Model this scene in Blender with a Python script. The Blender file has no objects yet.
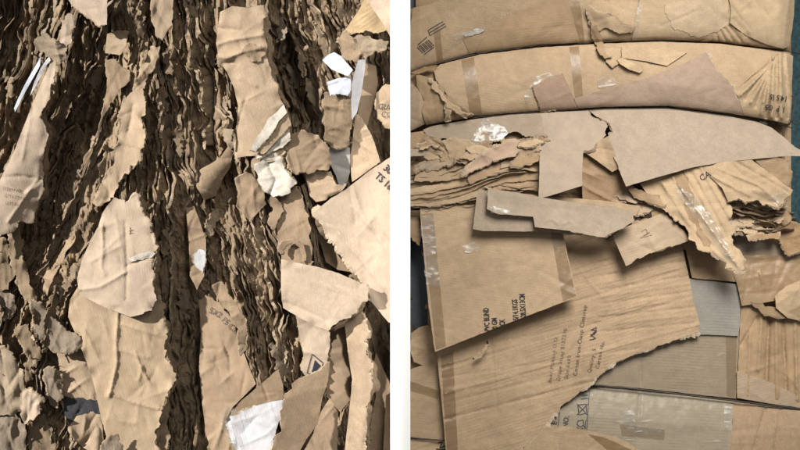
import bpy, bmesh, math, random
import numpy as np
from mathutils import Vector, Matrix
from mathutils.geometry import delaunay_2d_cdt
random.seed(11); rng = np.random.RandomState(5)
scene = bpy.context.scene
COL = bpy.data.collections.new("scene"); scene.collection.children.link(COL)
WORLD = 0.34; SUNP = 37.0; CEIL = 21.5; EXPO = 0.0; LDIR = (0.74, 0.52, -0.42)
# ---------------------------------------------------------------- space
S = 0.003; D = 3.0; CZ = 1.0                     # 3 mm per pixel on the reference plane, camera 3 m away
def P(x, y, d):
    k = S * (D - d) / D
    return ((x - 400.0) * k, -d + 0 * x, (225.0 - y) * k + CZ)
def P3(x, y, d):
    a, b, c = P(np.asarray(x, float), np.asarray(y, float), np.asarray(d, float))
    return np.stack([a, b, c], axis=-1)
# ---------------------------------------------------------------- noise
def _h(ix, iy, s):
    n = (ix.astype(np.int64) * 374761393 + iy.astype(np.int64) * 668265263 + int(s) * 974634777) & 0xffffffff
    n = ((n ^ (n >> 13)) * 1274126177) & 0xffffffff
    n = n ^ (n >> 16)
    return (n & 0xffff) / 32767.5 - 1.0
def vn(x, y, s=0):
    x = np.asarray(x, float); y = np.asarray(y, float)
    ix = np.floor(x); iy = np.floor(y); fx = x - ix; fy = y - iy
    fx = fx * fx * (3 - 2 * fx); fy = fy * fy * (3 - 2 * fy)
    a = _h(ix, iy, s); b = _h(ix + 1, iy, s); c = _h(ix, iy + 1, s); d = _h(ix + 1, iy + 1, s)
    return (a * (1 - fx) + b * fx) * (1 - fy) + (c * (1 - fx) + d * fx) * fy
def fbm(x, y, s=0, o=4):
    r = 0; a = 1.0; t = 0
    for i in range(o):
        r = r + a * vn(x * 2 ** i + 17.3 * i, y * 2 ** i + 9.1 * i, s + i); t += a; a *= 0.5
    return r / t
def ridge(x, y, s=0, o=3):
    r = 0; a = 1.0; t = 0
    for i in range(o):
        r = r + a * (1 - 2 * np.abs(vn(x * 2 ** i + 5.3 * i, y * 2 ** i, s + i))); t += a; a *= 0.5
    return r / t
def seg_dist(x, y, pts, closed=False):
    n = len(pts); best = np.full(np.shape(x), 1e9); side = np.zeros(np.shape(x)); tt = np.zeros(np.shape(x))
    for i in range(n if closed else n - 1):
        ax, ay = pts[i][:2]; bx, by = pts[(i + 1) % n][:2]
        dx, dy = bx - ax, by - ay; L = dx * dx + dy * dy + 1e-9
        t = np.clip(((x - ax) * dx + (y - ay) * dy) / L, 0, 1)
        d = np.hypot(x - ax - t * dx, y - ay - t * dy)
        m = d < best
        best = np.where(m, d, best); side = np.where(m, (x - ax) * dy - (y - ay) * dx, side)
    return best, side
def inside(x, y, poly):
    c = np.zeros(np.shape(x), bool); n = len(poly); j = n - 1
    for i in range(n):
        xi, yi = poly[i][:2]; xj, yj = poly[j][:2]
        if yi != yj:
            c ^= ((yi > y) != (yj > y)) & (x < (xj - xi) * (y - yi) / (yj - yi) + xi)
        j = i
    return c
# ---------------------------------------------------------------- materials
def lin(c):
    return tuple(((v / 255) / 12.92 if v / 255 < 0.04045 else ((v / 255 + 0.055) / 1.055) ** 2.4) for v in c)
MATS = {}; ALB = 0.71
def card(name, rgb, ang=0.0, flute=0.3, blotch=0.16, streak=0.10, rough=0.82, bump=1.0, fib=0.18, spec=0.25, scuff=0.25, per=0.0075):
    if name in MATS: return MATS[name]
    kk = 1.0 if 'white' in name else ALB
    rgb = tuple(c * kk for c in rgb); flute *= 0.4; streak *= 0.4; blotch *= 0.7
    m = bpy.data.materials.new(name); m.use_nodes = True; nt = m.node_tree; N = nt.nodes; L = nt.links
    b = N['Principled BSDF']; b.inputs['Roughness'].default_value = rough
    b.inputs['Specular IOR Level'].default_value = spec
    uv = N.new('ShaderNodeUVMap')
    oi = N.new('ShaderNodeObjectInfo')
    mp = N.new('ShaderNodeMapping'); mp.inputs['Rotation'].default_value = (0, 0, math.radians(ang))
    L.new(uv.outputs[0], mp.inputs['Vector'])
    ad = N.new('ShaderNodeVectorMath'); ad.operation = 'ADD'
    cx = N.new('ShaderNodeCombineXYZ'); mul = N.new('ShaderNodeMath'); mul.operation = 'MULTIPLY'; mul.inputs[1].default_value = 37.0
    L.new(oi.outputs['Random'], mul.inputs[0]); L.new(mul.outputs[0], cx.inputs['Z'])
    L.new(mp.outputs[0], ad.inputs[0]); L.new(cx.outputs[0], ad.inputs[1])
    V = ad.outputs[0]
    def noise(scale, detail=4, stretch=None, rgh=0.55):
        n = N.new('ShaderNodeTexNoise'); n.inputs['Scale'].default_value = scale; n.inputs['Detail'].default_value = detail
        n.inputs['Roughness'].default_value = rgh
        if stretch:
            q = N.new('ShaderNodeMapping'); q.inputs['Scale'].default_value = stretch; L.new(V, q.inputs['Vector']); L.new(q.outputs[0], n.inputs['Vector'])
        else: L.new(V, n.inputs['Vector'])
        return n.outputs['Fac']
    def rmp(src, lo, hi, a, c):
        r = N.new('ShaderNodeMapRange'); r.inputs[1].default_value = lo; r.inputs[2].default_value = hi; r.inputs[3].default_value = a; r.inputs[4].default_value = c
        L.new(src, r.inputs[0]); return r.outputs[0]
    def mth(op, a, c):
        q = N.new('ShaderNodeMath'); q.operation = op
        for i, v in enumerate((a, c)):
            if isinstance(v, (int, float)): q.inputs[i].default_value = v
            else: L.new(v, q.inputs[i])
        return q.outputs[0]
    n1 = noise(7, 5); n2 = noise(1, 4, (14, 320, 1)); n3 = noise(520, 3); n4 = noise(38, 6, None, 0.65)
    v = mth('MULTIPLY', rmp(n1, 0.3, 0.7, 1 - blotch, 1 + blotch), rmp(n2, 0.3, 0.7, 1 - streak, 1 + streak))
    v = mth('MULTIPLY', v, rmp(n3, 0.3, 0.7, 1 - fib, 1 + fib))
    v = mth('MULTIPLY', v, rmp(n4, 0.35, 0.7, 0.93, 1.1))
    v = mth('MULTIPLY', v, rmp(oi.outputs['Random'], 0, 1, 0.92, 1.08))
    sc = N.new('ShaderNodeVectorMath'); sc.operation = 'SCALE'; sc.inputs[0].default_value = rgb; L.new(v, sc.inputs['Scale'])
    # scuffs: abraded paler fibres
    mx = N.new('ShaderNodeMix'); mx.data_type = 'RGBA'
    sf = rmp(noise(60, 8, (1, 3.5, 1), 0.75), 0.60, 0.72, 0, scuff); L.new(sf, mx.inputs[0])
    L.new(sc.outputs[0], mx.inputs[6]); mx.inputs[7].default_value = (min(1, rgb[0] * 1.35 + 0.03), min(1, rgb[1] * 1.4 + 0.03), min(1, rgb[2] * 1.5 + 0.03), 1)
    # dirt
    mx2 = N.new('ShaderNodeMix'); mx2.data_type = 'RGBA'
    df = rmp(noise(16, 8, None, 0.7), 0.60, 0.75, 0, 0.45); L.new(df, mx2.inputs[0])
    L.new(mx.outputs[2], mx2.inputs[6]); mx2.inputs[7].default_value = (rgb[0] * 0.62, rgb[1] * 0.6, rgb[2] * 0.58, 1)
    L.new(mx2.outputs[2], b.inputs['Base Color'])
    w = N.new('ShaderNodeTexWave'); w.wave_type = 'BANDS'; w.bands_direction = 'Y'; w.inputs['Scale'].default_value = 2 * math.pi / 20 / per
    w.inputs['Distortion'].default_value = 1.2; w.inputs['Detail'].default_value = 2; L.new(V, w.inputs['Vector'])
    wf = mth('MULTIPLY', w.outputs['Fac'], rmp(noise(9, 3), 0.42, 0.62, 0.1, 1.0))
    b1 = N.new('ShaderNodeBump'); b1.inputs['Strength'].default_value = min(1, flute); b1.inputs['Distance'].default_value = 0.0012; L.new(wf, b1.inputs['Height'])
    b2 = N.new('ShaderNodeBump'); b2.inputs['Strength'].default_value = 0.28 * bump; b2.inputs['Distance'].default_value = 0.003; L.new(n4, b2.inputs['Height']); L.new(b1.outputs[0], b2.inputs['Normal'])
    b3 = N.new('ShaderNodeBump'); b3.inputs['Strength'].default_value = 0.38 * bump; b3.inputs['Distance'].default_value = 0.001; L.new(noise(260, 5), b3.inputs['Height']); L.new(b2.outputs[0], b3.inputs['Normal'])
    nn = b3.outputs[0]
    if bump > 1.7:
        rn = N.new('ShaderNodeTexNoise'); rn.noise_type = 'RIDGED_MULTIFRACTAL'; rn.inputs['Scale'].default_value = 24; rn.inputs['Detail'].default_value = 4; rn.inputs['Distortion'].default_value = 0.6
        q = N.new('ShaderNodeMapping'); q.inputs['Scale'].default_value = (0.45, 1, 1); L.new(V, q.inputs['Vector']); L.new(q.outputs[0], rn.inputs['Vector'])
        b4 = N.new('ShaderNodeBump'); b4.inputs['Strength'].default_value = 0.35; b4.inputs['Distance'].default_value = 0.004; L.new(rn.outputs['Fac'], b4.inputs['Height']); L.new(nn, b4.inputs['Normal']); nn = b4.outputs[0]
    L.new(nn, b.inputs['Normal'])
    MATS[name] = m; return m
def edgemat(name, rgb, scale=400, bump=1.0):
    if name in MATS: return MATS[name]
    m = bpy.data.materials.new(name); m.use_nodes = True; nt = m.node_tree; N = nt.nodes; L = nt.links; b = N['Principled BSDF']
    b.inputs['Roughness'].default_value = 0.95; b.inputs['Specular IOR Level'].default_value = 0.1
    tc = N.new('ShaderNodeTexCoord'); n = N.new('ShaderNodeTexNoise'); n.inputs['Scale'].default_value = scale; n.inputs['Detail'].default_value = 4
    L.new(tc.outputs['Object'], n.inputs['Vector'])
    cr = N.new('ShaderNodeValToRGB'); cr.color_ramp.elements[0].position = 0.35; cr.color_ramp.elements[1].position = 0.65
    cr.color_ramp.elements[0].color = (rgb[0] * 0.55, rgb[1] * 0.5, rgb[2] * 0.45, 1); cr.color_ramp.elements[1].color = (*rgb, 1)
    L.new(n.outputs['Fac'], cr.inputs[0]); L.new(cr.outputs[0], b.inputs['Base Color'])
    bp = N.new('ShaderNodeBump'); bp.inputs['Strength'].default_value = 0.8 * bump; bp.inputs['Distance'].default_value = 0.002; L.new(n.outputs['Fac'], bp.inputs['Height']); L.new(bp.outputs[0], b.inputs['Normal'])
    MATS[name] = m; return m
def film(name, opac=0.12, tint=(0.8, 0.8, 0.78), rough=0.12, bscale=55, bstr=0.9, gl=0.22, bdist=0.006, glint_thr=0.9, glint_max=0.0):
    if name in MATS: return MATS[name]
    m = bpy.data.materials.new(name); m.use_nodes = True; nt = m.node_tree; N = nt.nodes; L = nt.links
    N.remove(N['Principled BSDF']); out = N['Material Output']
    tr = N.new('ShaderNodeBsdfTransparent'); gs = N.new('ShaderNodeBsdfAnisotropic') if False else N.new('ShaderNodeBsdfGlossy'); df = N.new('ShaderNodeBsdfDiffuse')
    gs.inputs['Roughness'].default_value = rough; df.inputs['Color'].default_value = (*tint, 1); tr.inputs['Color'].default_value = (0.97, 0.97, 0.97, 1)
    uv = N.new('ShaderNodeUVMap'); n = N.new('ShaderNodeTexNoise'); n.inputs['Scale'].default_value = bscale; n.inputs['Detail'].default_value = 3; n.inputs['Distortion'].default_value = 1.5
    L.new(uv.outputs[0], n.inputs['Vector'])
    bp = N.new('ShaderNodeBump'); bp.inputs['Strength'].default_value = bstr; bp.inputs['Distance'].default_value = bdist; L.new(n.outputs['Fac'], bp.inputs['Height'])
    L.new(bp.outputs[0], gs.inputs['Normal']); L.new(bp.outputs[0], df.inputs['Normal'])
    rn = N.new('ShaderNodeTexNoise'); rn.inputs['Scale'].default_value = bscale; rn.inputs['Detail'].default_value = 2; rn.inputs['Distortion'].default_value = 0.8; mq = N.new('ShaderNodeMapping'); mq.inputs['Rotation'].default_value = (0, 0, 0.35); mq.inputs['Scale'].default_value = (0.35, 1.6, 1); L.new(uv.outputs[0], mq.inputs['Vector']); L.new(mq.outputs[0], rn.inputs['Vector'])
    wr = N.new('ShaderNodeMapRange'); wr.inputs[1].default_value = glint_thr; wr.inputs[2].default_value = glint_thr + 0.12; wr.inputs[3].default_value = opac; wr.inputs[4].default_value = max(opac, glint_max); L.new(rn.outputs['Fac'], wr.inputs[0])  # white streaks in the diffuse colour stand in for glints on the film
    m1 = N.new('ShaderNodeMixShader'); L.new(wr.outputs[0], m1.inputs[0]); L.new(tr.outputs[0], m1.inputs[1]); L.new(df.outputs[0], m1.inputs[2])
    m2 = N.new('ShaderNodeMixShader'); m2.inputs[0].default_value = gl; L.new(m1.outputs[0], m2.inputs[1]); L.new(gs.outputs[0], m2.inputs[2])
    L.new(m2.outputs[0], out.inputs['Surface'])
    MATS[name] = m; return m
def ink(name, rgb=(0.03, 0.03, 0.035), wear=0.5):
    if name in MATS: return MATS[name]
    m = bpy.data.materials.new(name); m.use_nodes = True; nt = m.node_tree; N = nt.nodes; L = nt.links; b = N['Principled BSDF']
    b.inputs['Base Color'].default_value = (*rgb, 1); b.inputs['Roughness'].default_value = 0.9; b.inputs['Specular IOR Level'].default_value = 0.1; out = N['Material Output']
    tr = N.new('ShaderNodeBsdfTransparent'); mx = N.new('ShaderNodeMixShader'); tc = N.new('ShaderNodeTexCoord'); n = N.new('ShaderNodeTexNoise')
    n.inputs['Scale'].default_value = 260; n.inputs['Detail'].default_value = 4; L.new(tc.outputs['Object'], n.inputs['Vector'])
    r = N.new('ShaderNodeMapRange'); r.inputs[1].default_value = 0.38; r.inputs[2].default_value = 0.55; r.inputs[3].default_value = wear; r.inputs[4].default_value = 0.0
    L.new(n.outputs['Fac'], r.inputs[0]); L.new(r.outputs[0], mx.inputs[0]); L.new(b.outputs[0], mx.inputs[1]); L.new(tr.outputs[0], mx.inputs[2]); L.new(mx.outputs[0], out.inputs['Surface'])
    MATS[name] = m; return m
# right side papers (real-world albedo, except the shaded greige)
TAN = card('tan kraft', (0.445, 0.32, 0.20), 8, 0.35)
TAN2 = card('tan kraft darker', (0.385, 0.265, 0.155), -6, 0.3)
TANL = card('tan kraft light', (0.49, 0.355, 0.22), 2, 0.25)
YEL = card('yellow kraft', (0.50, 0.37, 0.23), -3, 0.2, 0.12)
PINK = card('pinkish pulp board', (0.42, 0.305, 0.225), 20, 0.1, 0.12, 0.05, 0.95, 1.3, 0.26)
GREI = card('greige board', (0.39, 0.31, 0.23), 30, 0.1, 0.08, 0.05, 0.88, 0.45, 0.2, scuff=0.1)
GREI2 = card('greige board shaded side', (0.35, 0.275, 0.20), 5, 0.15, 0.1, 0.06, 0.88, 0.6, 0.2, scuff=0.1)  # darker copy of the greige board; shade put into the colour
BRN = card('brown kraft', (0.33, 0.205, 0.105), 25, 0.3, 0.2, 0.15, 0.6, 0.8, spec=0.4)
PALEB = card('pale brown board', (0.44, 0.33, 0.225), -15, 0.6, 0.15, 0.12)
PANEL = card('grey brown panel', (0.37, 0.28, 0.185), 3, 0.9, 0.08, 0.10, per=0.009)
GREY = card('grey board', (0.35, 0.325, 0.275), 3, 0.8, 0.08, 0.08, per=0.009)
SLANT = card('tan corrugated', (0.45, 0.32, 0.20), -17, 0.9, 0.18, 0.1, per=0.009)
FOLDY = card('tan folded', (0.47, 0.325, 0.19), 85, 0.25, 0.12, 0.12)
# left side papers, in the boards' own tones
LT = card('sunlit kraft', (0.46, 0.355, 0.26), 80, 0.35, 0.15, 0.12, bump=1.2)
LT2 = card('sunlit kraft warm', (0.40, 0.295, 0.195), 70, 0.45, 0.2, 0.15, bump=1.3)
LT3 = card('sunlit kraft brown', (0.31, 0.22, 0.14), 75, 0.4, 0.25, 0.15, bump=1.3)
LP = card('dirty pale board', (0.55, 0.50, 0.42), 60, 0.2, 0.2, 0.2, bump=1.5)
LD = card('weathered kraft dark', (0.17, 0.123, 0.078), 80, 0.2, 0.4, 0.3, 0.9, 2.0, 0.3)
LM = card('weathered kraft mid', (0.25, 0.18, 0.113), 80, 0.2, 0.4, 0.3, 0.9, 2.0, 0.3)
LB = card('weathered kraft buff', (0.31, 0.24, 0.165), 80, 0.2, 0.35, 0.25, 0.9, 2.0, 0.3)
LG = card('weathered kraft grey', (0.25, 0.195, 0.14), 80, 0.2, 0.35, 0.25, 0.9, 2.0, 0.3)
WHT = card('white label paper', (0.42, 0.44, 0.49), 10, 0.15, 0.35, 0.05, 0.7, 1.4, 0.05, scuff=0.0)
WHT2 = card('white coated liner', (0.38, 0.375, 0.38), 75, 0.5, 0.25, 0.1, 0.6, 1.3, 0.05, scuff=0.0)
E_T = edgemat('torn edge tan', (0.31, 0.24, 0.165)); E_P = edgemat('torn edge pale', (0.46, 0.37, 0.27)); E_C = edgemat('cut edge', (0.30, 0.205, 0.12)); E_D = edgemat('torn edge dark', (0.20, 0.15, 0.10))
TAPE = film('brown packing tape', 0.22, (0.30, 0.19, 0.09), 0.35, 40, 0.35, 0.02)
TAPED = film('dark packing tape', 0.25, (0.27, 0.165, 0.075), 0.35, 40, 0.4, 0.02)
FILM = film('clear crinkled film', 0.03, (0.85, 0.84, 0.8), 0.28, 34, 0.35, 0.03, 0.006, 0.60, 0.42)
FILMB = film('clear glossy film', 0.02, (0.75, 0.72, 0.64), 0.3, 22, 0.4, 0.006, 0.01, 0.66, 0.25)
INK = ink('printing ink', (0.05, 0.045, 0.045), 0.55); INKF = ink('faint printing ink', (0.12, 0.085, 0.065), 0.75); INKB = ink('black printing ink', (0.025, 0.027, 0.035), 0.3)
# ---------------------------------------------------------------- object helpers
def new_mesh_obj(name, verts, faces, mats, mi=None, smooth=None, uv=None, parent=None, origin=None):
    V = np.asarray(verts, float)
    if origin is None:
        origin = (V.min(0) + V.max(0)) / 2
    me = bpy.data.meshes.new(name); me.from_pydata((V - origin).tolist(), [], faces)
    for m in mats: me.materials.append(m)
    if mi is not None: me.polygons.foreach_set('material_index', np.asarray(mi, np.int32))
    if smooth is not None: me.polygons.foreach_set('use_smooth', np.asarray(smooth, bool))
    ul = me.uv_layers.new(name='UVMap')
    vi = np.zeros(len(me.loops), np.int32); me.loops.foreach_get('vertex_index', vi)
    U = (V[:, [0, 2]] if uv is None else np.asarray(uv))[vi]
    ul.data.foreach_set('uv', U.astype(np.float32).ravel())
    me.update()
    o = bpy.data.objects.new(name, me); COL.objects.link(o)
    if parent is not None:
        o.parent = parent; o.location = Vector(origin) - Vector(parent['_o']) 
    else: o.location = origin
    o['_o'] = tuple(float(v) for v in origin)
    return o
def tag(o, label=None, cat=None, group=None, kind=None):
    if label: o['label'] = label
    if cat: o['category'] = cat
    if group: o['group'] = group
    if kind: o['kind'] = kind
    return o
NH, NW = 480, 420
COVER = np.full((NH, NW), 9.0)                    # nearest-to-base depth of the sheets over the left pile, so layers stay beneath them
gy_, gx_ = np.mgrid[0:NH, 0:NW]; GX = gx_ - 10.0; GY = gy_ - 15.0
def cover_at(x, y):
    ix = np.clip((np.asarray(x) + 10).astype(int), 0, NW - 1); iy = np.clip((np.asarray(y) + 15).astype(int), 0, NH - 1)
    return COVER[iy, ix]
def outline(poly, torn, step, seed, amp):
    pts = []; flags = []; n = len(poly)
    for i in range(n):
        a = poly[i]; b = poly[(i + 1) % n]; L = math.hypot(b[0] - a[0], b[1] - a[1])
        t = torn == 'all' or (torn and i in torn)
        k = max(1, int(round(L / step)))
        nx, ny = (b[1] - a[1]) / (L + 1e-9), -(b[0] - a[0]) / (L + 1e-9)
        for j in range(k):
            f = j / k; x = a[0] + (b[0] - a[0]) * f; y = a[1] + (b[1] - a[1]) * f
            if t:
                s = i * 50 + L * f
                w = amp * (1.15 * float(vn(s / 10.0, seed * 1.7, seed)) + 0.6 * float(vn(s / 3.7, seed * 2.3, seed + 9)) + 0.35 * float(vn(s / 1.6, seed * 2.9, seed + 4)) + 0.9 * float(vn(s / 23.0, seed * 3.1, seed + 6)))
                e = min(1, min(f, 1 - f) * L / 2 + 0.3)
                x += nx * w * e; y += ny * w * e
            else:
                w = 0.22 * float(vn((i * 50 + L * f) / 6.0, seed * 1.1, seed)); x += nx * w; y += ny * w
            pts.append((x, y)); flags.append(bool(t))
    return pts, flags
def cdt(pts, step, seed):
    xs = [p[0] for p in pts]; ys = [p[1] for p in pts]
    gx, gy = np.meshgrid(np.arange(min(xs), max(xs) + step, step), np.arange(min(ys), max(ys) + step, step * 0.9))
    gx = gx.astype(float); gy = gy.astype(float); gx[::2] += step / 2
    r = np.random.RandomState(seed % 10000); gx += r.uniform(-.18, .18, gx.shape) * step; gy += r.uniform(-.18, .18, gx.shape) * step
    gx = gx.ravel(); gy = gy.ravel(); m = inside(gx, gy, pts); gx = gx[m]; gy = gy[m]
    if len(gx):
        dd, _ = seg_dist(gx, gy, pts, True); m = dd > step * 0.45; gx = gx[m]; gy = gy[m]
    vs = [Vector(p) for p in pts] + [Vector((float(a), float(b))) for a, b in zip(gx, gy)]
    n = len(pts)
    v, e, f, *_ = delaunay_2d_cdt(vs, [(i, (i + 1) % n) for i in range(n)], [list(range(n))], 1, 1e-5)
    return np.array([(q[0], q[1]) for q in v]), [tuple(t) for t in f]
SEED = [100]
def depthfn(d=0.0, g=(0, 0), c=(0, 0), base=None, bend=(), folds=(), creases=(), wr=1.0, wrs=26.0, wra=0.0, wrn=1.0, crum=0.0, crs=12.0, rc=0, rch=1.5, rcl=40, poly=None, edge=0.0, seed=0, fold_all=()):
    rnd = random.Random(seed)
    rcs = []
    if rc and poly:
        xs = [p[0] for p in poly]; ys = [p[1] for p in poly]
        for _ in range(rc):
            cx = rnd.uniform(min(xs), max(xs)); cy = rnd.uniform(min(ys), max(ys)); a = math.radians(wra) + rnd.gauss(0, 0.45); L = rnd.uniform(0.4, 1) * rcl
            if rnd.random() < 0.2: a += 1.3
            rcs.append((cx, cy, a, L, rnd.choice((-1, 1)) * rnd.uniform(0.4, 1) * rch, rnd.uniform(1.2, 3.5)))
    def f(x, y):
        x = np.asarray(x, float); y = np.asarray(y, float)
        z = d + (x - c[0]) * g[0] / 100 + (y - c[1]) * g[1] / 100
        if base is not None: z = z + base(x, y)
        for (a, k, ox, oy) in bend:
            u = (x - ox) * math.cos(a) + (y - oy) * math.sin(a); z = z + k * (u / 100) ** 2
        for (x1, y1, x2, y2, s) in folds:
            L = math.hypot(x2 - x1, y2 - y1); sd = ((x - x1) * (y2 - y1) - (y - y1) * (x2 - x1)) / L
            z = z + s * np.maximum(0, sd) * 0.001
        if wr or crum:
            ca, sa = math.cos(math.radians(wra)), math.sin(math.radians(wra))
            u = x * ca + y * sa; v = -x * sa + y * ca
            z = z + 0.001 * wr * 1.6 * fbm(u / (wrs * wrn) + seed, v / wrs, seed, 4)
            if crum:
                ux = u + 4 * vn(u / 14, v / 14, seed + 3); vx = v + 4 * vn(u / 14, v / 14, seed + 4)
                z = z + 0.001 * crum * (ridge(ux / (crs * 1.6 * wrn), vx / crs, seed + 7, 4))
        for (pts, w, h) in creases:
            dd, sd = seg_dist(x, y, pts); dd = dd + 0.6 * vn(x / 9, y / 9, seed + 2)
            z = z + 0.001 * h * np.exp(-np.abs(dd) / w)
        for (cx, cy, a, L, h, w) in rcs:
            u = (x - cx) * math.cos(a) + (y - cy) * math.sin(a); v = -(x - cx) * math.sin(a) + (y - cy) * math.cos(a) + 0.06 * u * np.sin(u / 17 + cx)
            z = z + 0.001 * h * np.exp(-np.abs(v) / w) * np.clip(1 - np.abs(u) / L, 0, 1)
        if edge and poly:
            dd, _ = seg_dist(x, y, poly, True)
            z = z + 0.001 * edge * vn(x / 9, y / 9, seed + 21) * np.exp(-dd / 5)
        return z
    return f
def facets(poly, n, amp, seed, ang=0.0, an=1.6):
    # crumpled board: random flat facets meeting in sharp folds
    r = np.random.RandomState(seed % 9973); xs = [p[0] for p in poly]; ys = [p[1] for p in poly]
    x0, x1, y0, y1 = min(xs) - 14, max(xs) + 14, min(ys) - 14, max(ys) + 14
    n = int(max(8, n)); px = r.uniform(x0, x1, n); py = r.uniform(y0, y1, n)
    px = np.concatenate([px, [x0, x1, x0, x1, (x0 + x1) / 2, (x0 + x1) / 2]]); py = np.concatenate([py, [y0, y0, y1, y1, y0, y1]]); h = r.uniform(-1, 1, len(px)) * amp * 0.001
    ca, sa = math.cos(math.radians(ang)), math.sin(math.radians(ang)); U = px * ca + py * sa; W = (-px * sa + py * ca) * an
    v, e, f, *_ = delaunay_2d_cdt([Vector((float(a), float(b))) for a, b in zip(U, W)], [], [], 0, 1e-6)
    vv = np.array([(q[0], q[1]) for q in v]); hh = np.zeros(len(vv))
    for i, q in enumerate(vv): hh[i] = h[np.argmin((U - q[0]) ** 2 + (W - q[1]) ** 2)]
    T = [tuple(t) for t in f]
    def g(x, y):
        x = np.asarray(x, float); y = np.asarray(y, float)
        xx = x + 0.8 * vn(x / 7, y / 7, seed); yy = y + 0.8 * vn(x / 7, y / 7, seed + 1)
        u = xx * ca + yy * sa; w = (-xx * sa + yy * ca) * an; z = np.zeros(x.shape)
        for a, b, c in T:
            (ax, ay), (bx, by), (cx, cy) = vv[a], vv[b], vv[c]; den = (by - cy) * (ax - cx) + (cx - bx) * (ay - cy)
            if abs(den) < 1e-9: continue
            l1 = ((by - cy) * (u - cx) + (cx - bx) * (w - cy)) / den; l2 = ((cy - ay) * (u - cx) + (ax - cx) * (w - cy)) / den; l3 = 1 - l1 - l2
            m = (l1 >= -1e-6) & (l2 >= -1e-6) & (l3 >= -1e-6); z = np.where(m, l1 * hh[a] + l2 * hh[b] + l3 * hh[c], z)
        return z
    return g
REG = {}
RIM = [0]
def sheet(name, label, cat, poly, d=0.0, mat=None, torn=None, tamp=1.3, tw=1.6, step=None, thick=0.004, emat=None, cut=None, parent=None, group=None, center=None, key=None, depth=None, nocover=False, **kw):
    SEED[0] += 7; seed = SEED[0]
    xs = [p[0] for p in poly]; ys = [p[1] for p in poly]
    c = center or ((min(xs) + max(xs)) / 2, (min(ys) + max(ys)) / 2)
    area = (max(xs) - min(xs)) * (max(ys) - min(ys))
    lp_ = max(xs) < 402 and depth is None
    if step is None: step = (1.3 if area < 9000 else 1.5) if lp_ else (1.35 if area < 2500 else (1.5 if area < 9000 else 1.7))
    if lp_ and torn == 'all' and area < 1500 and name not in ('torn_liner', 'paper_scrap'):
        rj = random.Random(seed); q = []
        for i in range(len(poly)):
            a, b = poly[i], poly[(i + 1) % len(poly)]; L_ = math.hypot(b[0] - a[0], b[1] - a[1])
            q.append((a[0] + rj.uniform(-.8, .8), a[1] + rj.uniform(-.8, .8)))
            if L_ > 6:
                m_ = rj.uniform(.3, .7); o_ = rj.uniform(-.16, .20) * min(L_, 14); q.append((a[0] + (b[0] - a[0]) * m_ + (b[1] - a[1]) / L_ * o_, a[1] + (b[1] - a[1]) * m_ - (b[0] - a[0]) / L_ * o_))
        poly = q
    # signed area for consistent outward normal
    sa = sum(poly[i][0] * poly[(i + 1) % len(poly)][1] - poly[(i + 1) % len(poly)][0] * poly[i][1] for i in range(len(poly)))
    torn_ = torn
    if sa < 0:
        n = len(poly); poly = list(reversed(poly))
        if torn and torn != 'all': torn_ = {(n - 2 - i) % n for i in torn}
    pts, fl = outline(poly, torn_, min(step, 1.5), seed, tamp)
    if max(xs) < 402 and depth is None and not kw.get('_r'):
        kw['creases'] = [(q_, w_ * 1.0, h_ * 1.25) for q_, w_, h_ in kw.get('creases', ())]; kw['wr'] = kw.get('wr', 1.0) * 0.35; kw['rch'] = kw.get('rch', 1.5) * 1.4; kw['rc'] = int(kw.get('rc', 0) * 1.5)
        kw['crum'] = min(kw.get('crum', 0), 3.0) * 0.7; kw['rcl'] = kw.get('rcl', 40) * 0.8; kw['wrn'] = kw.get('wrn', 1.7)
        if 'crs' not in kw: kw['crs'] = 17 if area > 2500 else 10
        tw *= 0.75; tamp = min(tamp * 0.75, 1.3) if area > 1400 else min(tamp, 1.9); kw['edge'] = kw.get('edge', 0) * 0.8
    elif depth is None and min(xs) > 396 and mat.name[:6] != 'greige':
        kw['rch'] = kw.get('rch', 1.5) * 1.9; kw['rc'] = int(kw.get('rc', 2) * 1.8); kw['wr'] = kw.get('wr', 1.0) * 1.25
        kw['creases'] = [(q_, w_ * 0.8, h_ * 1.9) for q_, w_, h_ in kw.get('creases', ())]
    fk = kw.pop('facet', None)
    f = depth or depthfn(d, c=c, poly=poly, seed=seed, **kw)
    if depth is None and fk != 0:
        if fk is None: fk = (area / 560, 5.2) if lp_ else ((area / 900, 1.5) if mat.name[:6] != 'greige' else (area / 3000, 1.2))
        if area < 1400 and lp_ and fk[0] != 26: fk = (area / 60 + 6, 4.2)
        f0_ = f; g_ = facets(poly, fk[0], fk[1], seed, kw.get('wra', 0.0)); f = lambda x, y: f0_(x, y) + g_(x, y)
    V2, F = cdt(pts, step, seed)
    x, y = V2[:, 0], V2[:, 1]; z = f(x, y)
    n = len(V2)
    # boundary
    cnt = {}
    for t in F:
        for a, b in ((t[0], t[1]), (t[1], t[2]), (t[2], t[0])):
            cnt[(a, b)] = 1
    be = [(a, b) for (a, b) in cnt if (b, a) not in cnt]
    isb = sorted({a for e in be for a in e}); bi = {v: i for i, v in enumerate(isb)}
    bx, by = x[isb], y[isb]
    PA = np.array(pts); fa = np.array(fl)
    near = np.argmin((bx[:, None] - PA[None, :, 0]) ** 2 + (by[:, None] - PA[None, :, 1]) ** 2, axis=1)
    isT = fa[near] | fa[(near - 1) % len(PA)]
    # outward normals
    nx = np.zeros(len(isb)); ny = np.zeros(len(isb))
    orient = 1
    for a, b in be:
        dx, dy = x[b] - x[a], y[b] - y[a]
        for q in (a, b): nx[bi[q]] += dy; ny[bi[q]] -= dx
    L = np.hypot(nx, ny) + 1e-9; nx /= L; ny /= L
    # decide sign with face orientation
    t0 = F[0]; ar = (x[t0[1]] - x[t0[0]]) * (y[t0[2]] - y[t0[0]]) - (x[t0[2]] - x[t0[0]]) * (y[t0[1]] - y[t0[0]])
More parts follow.
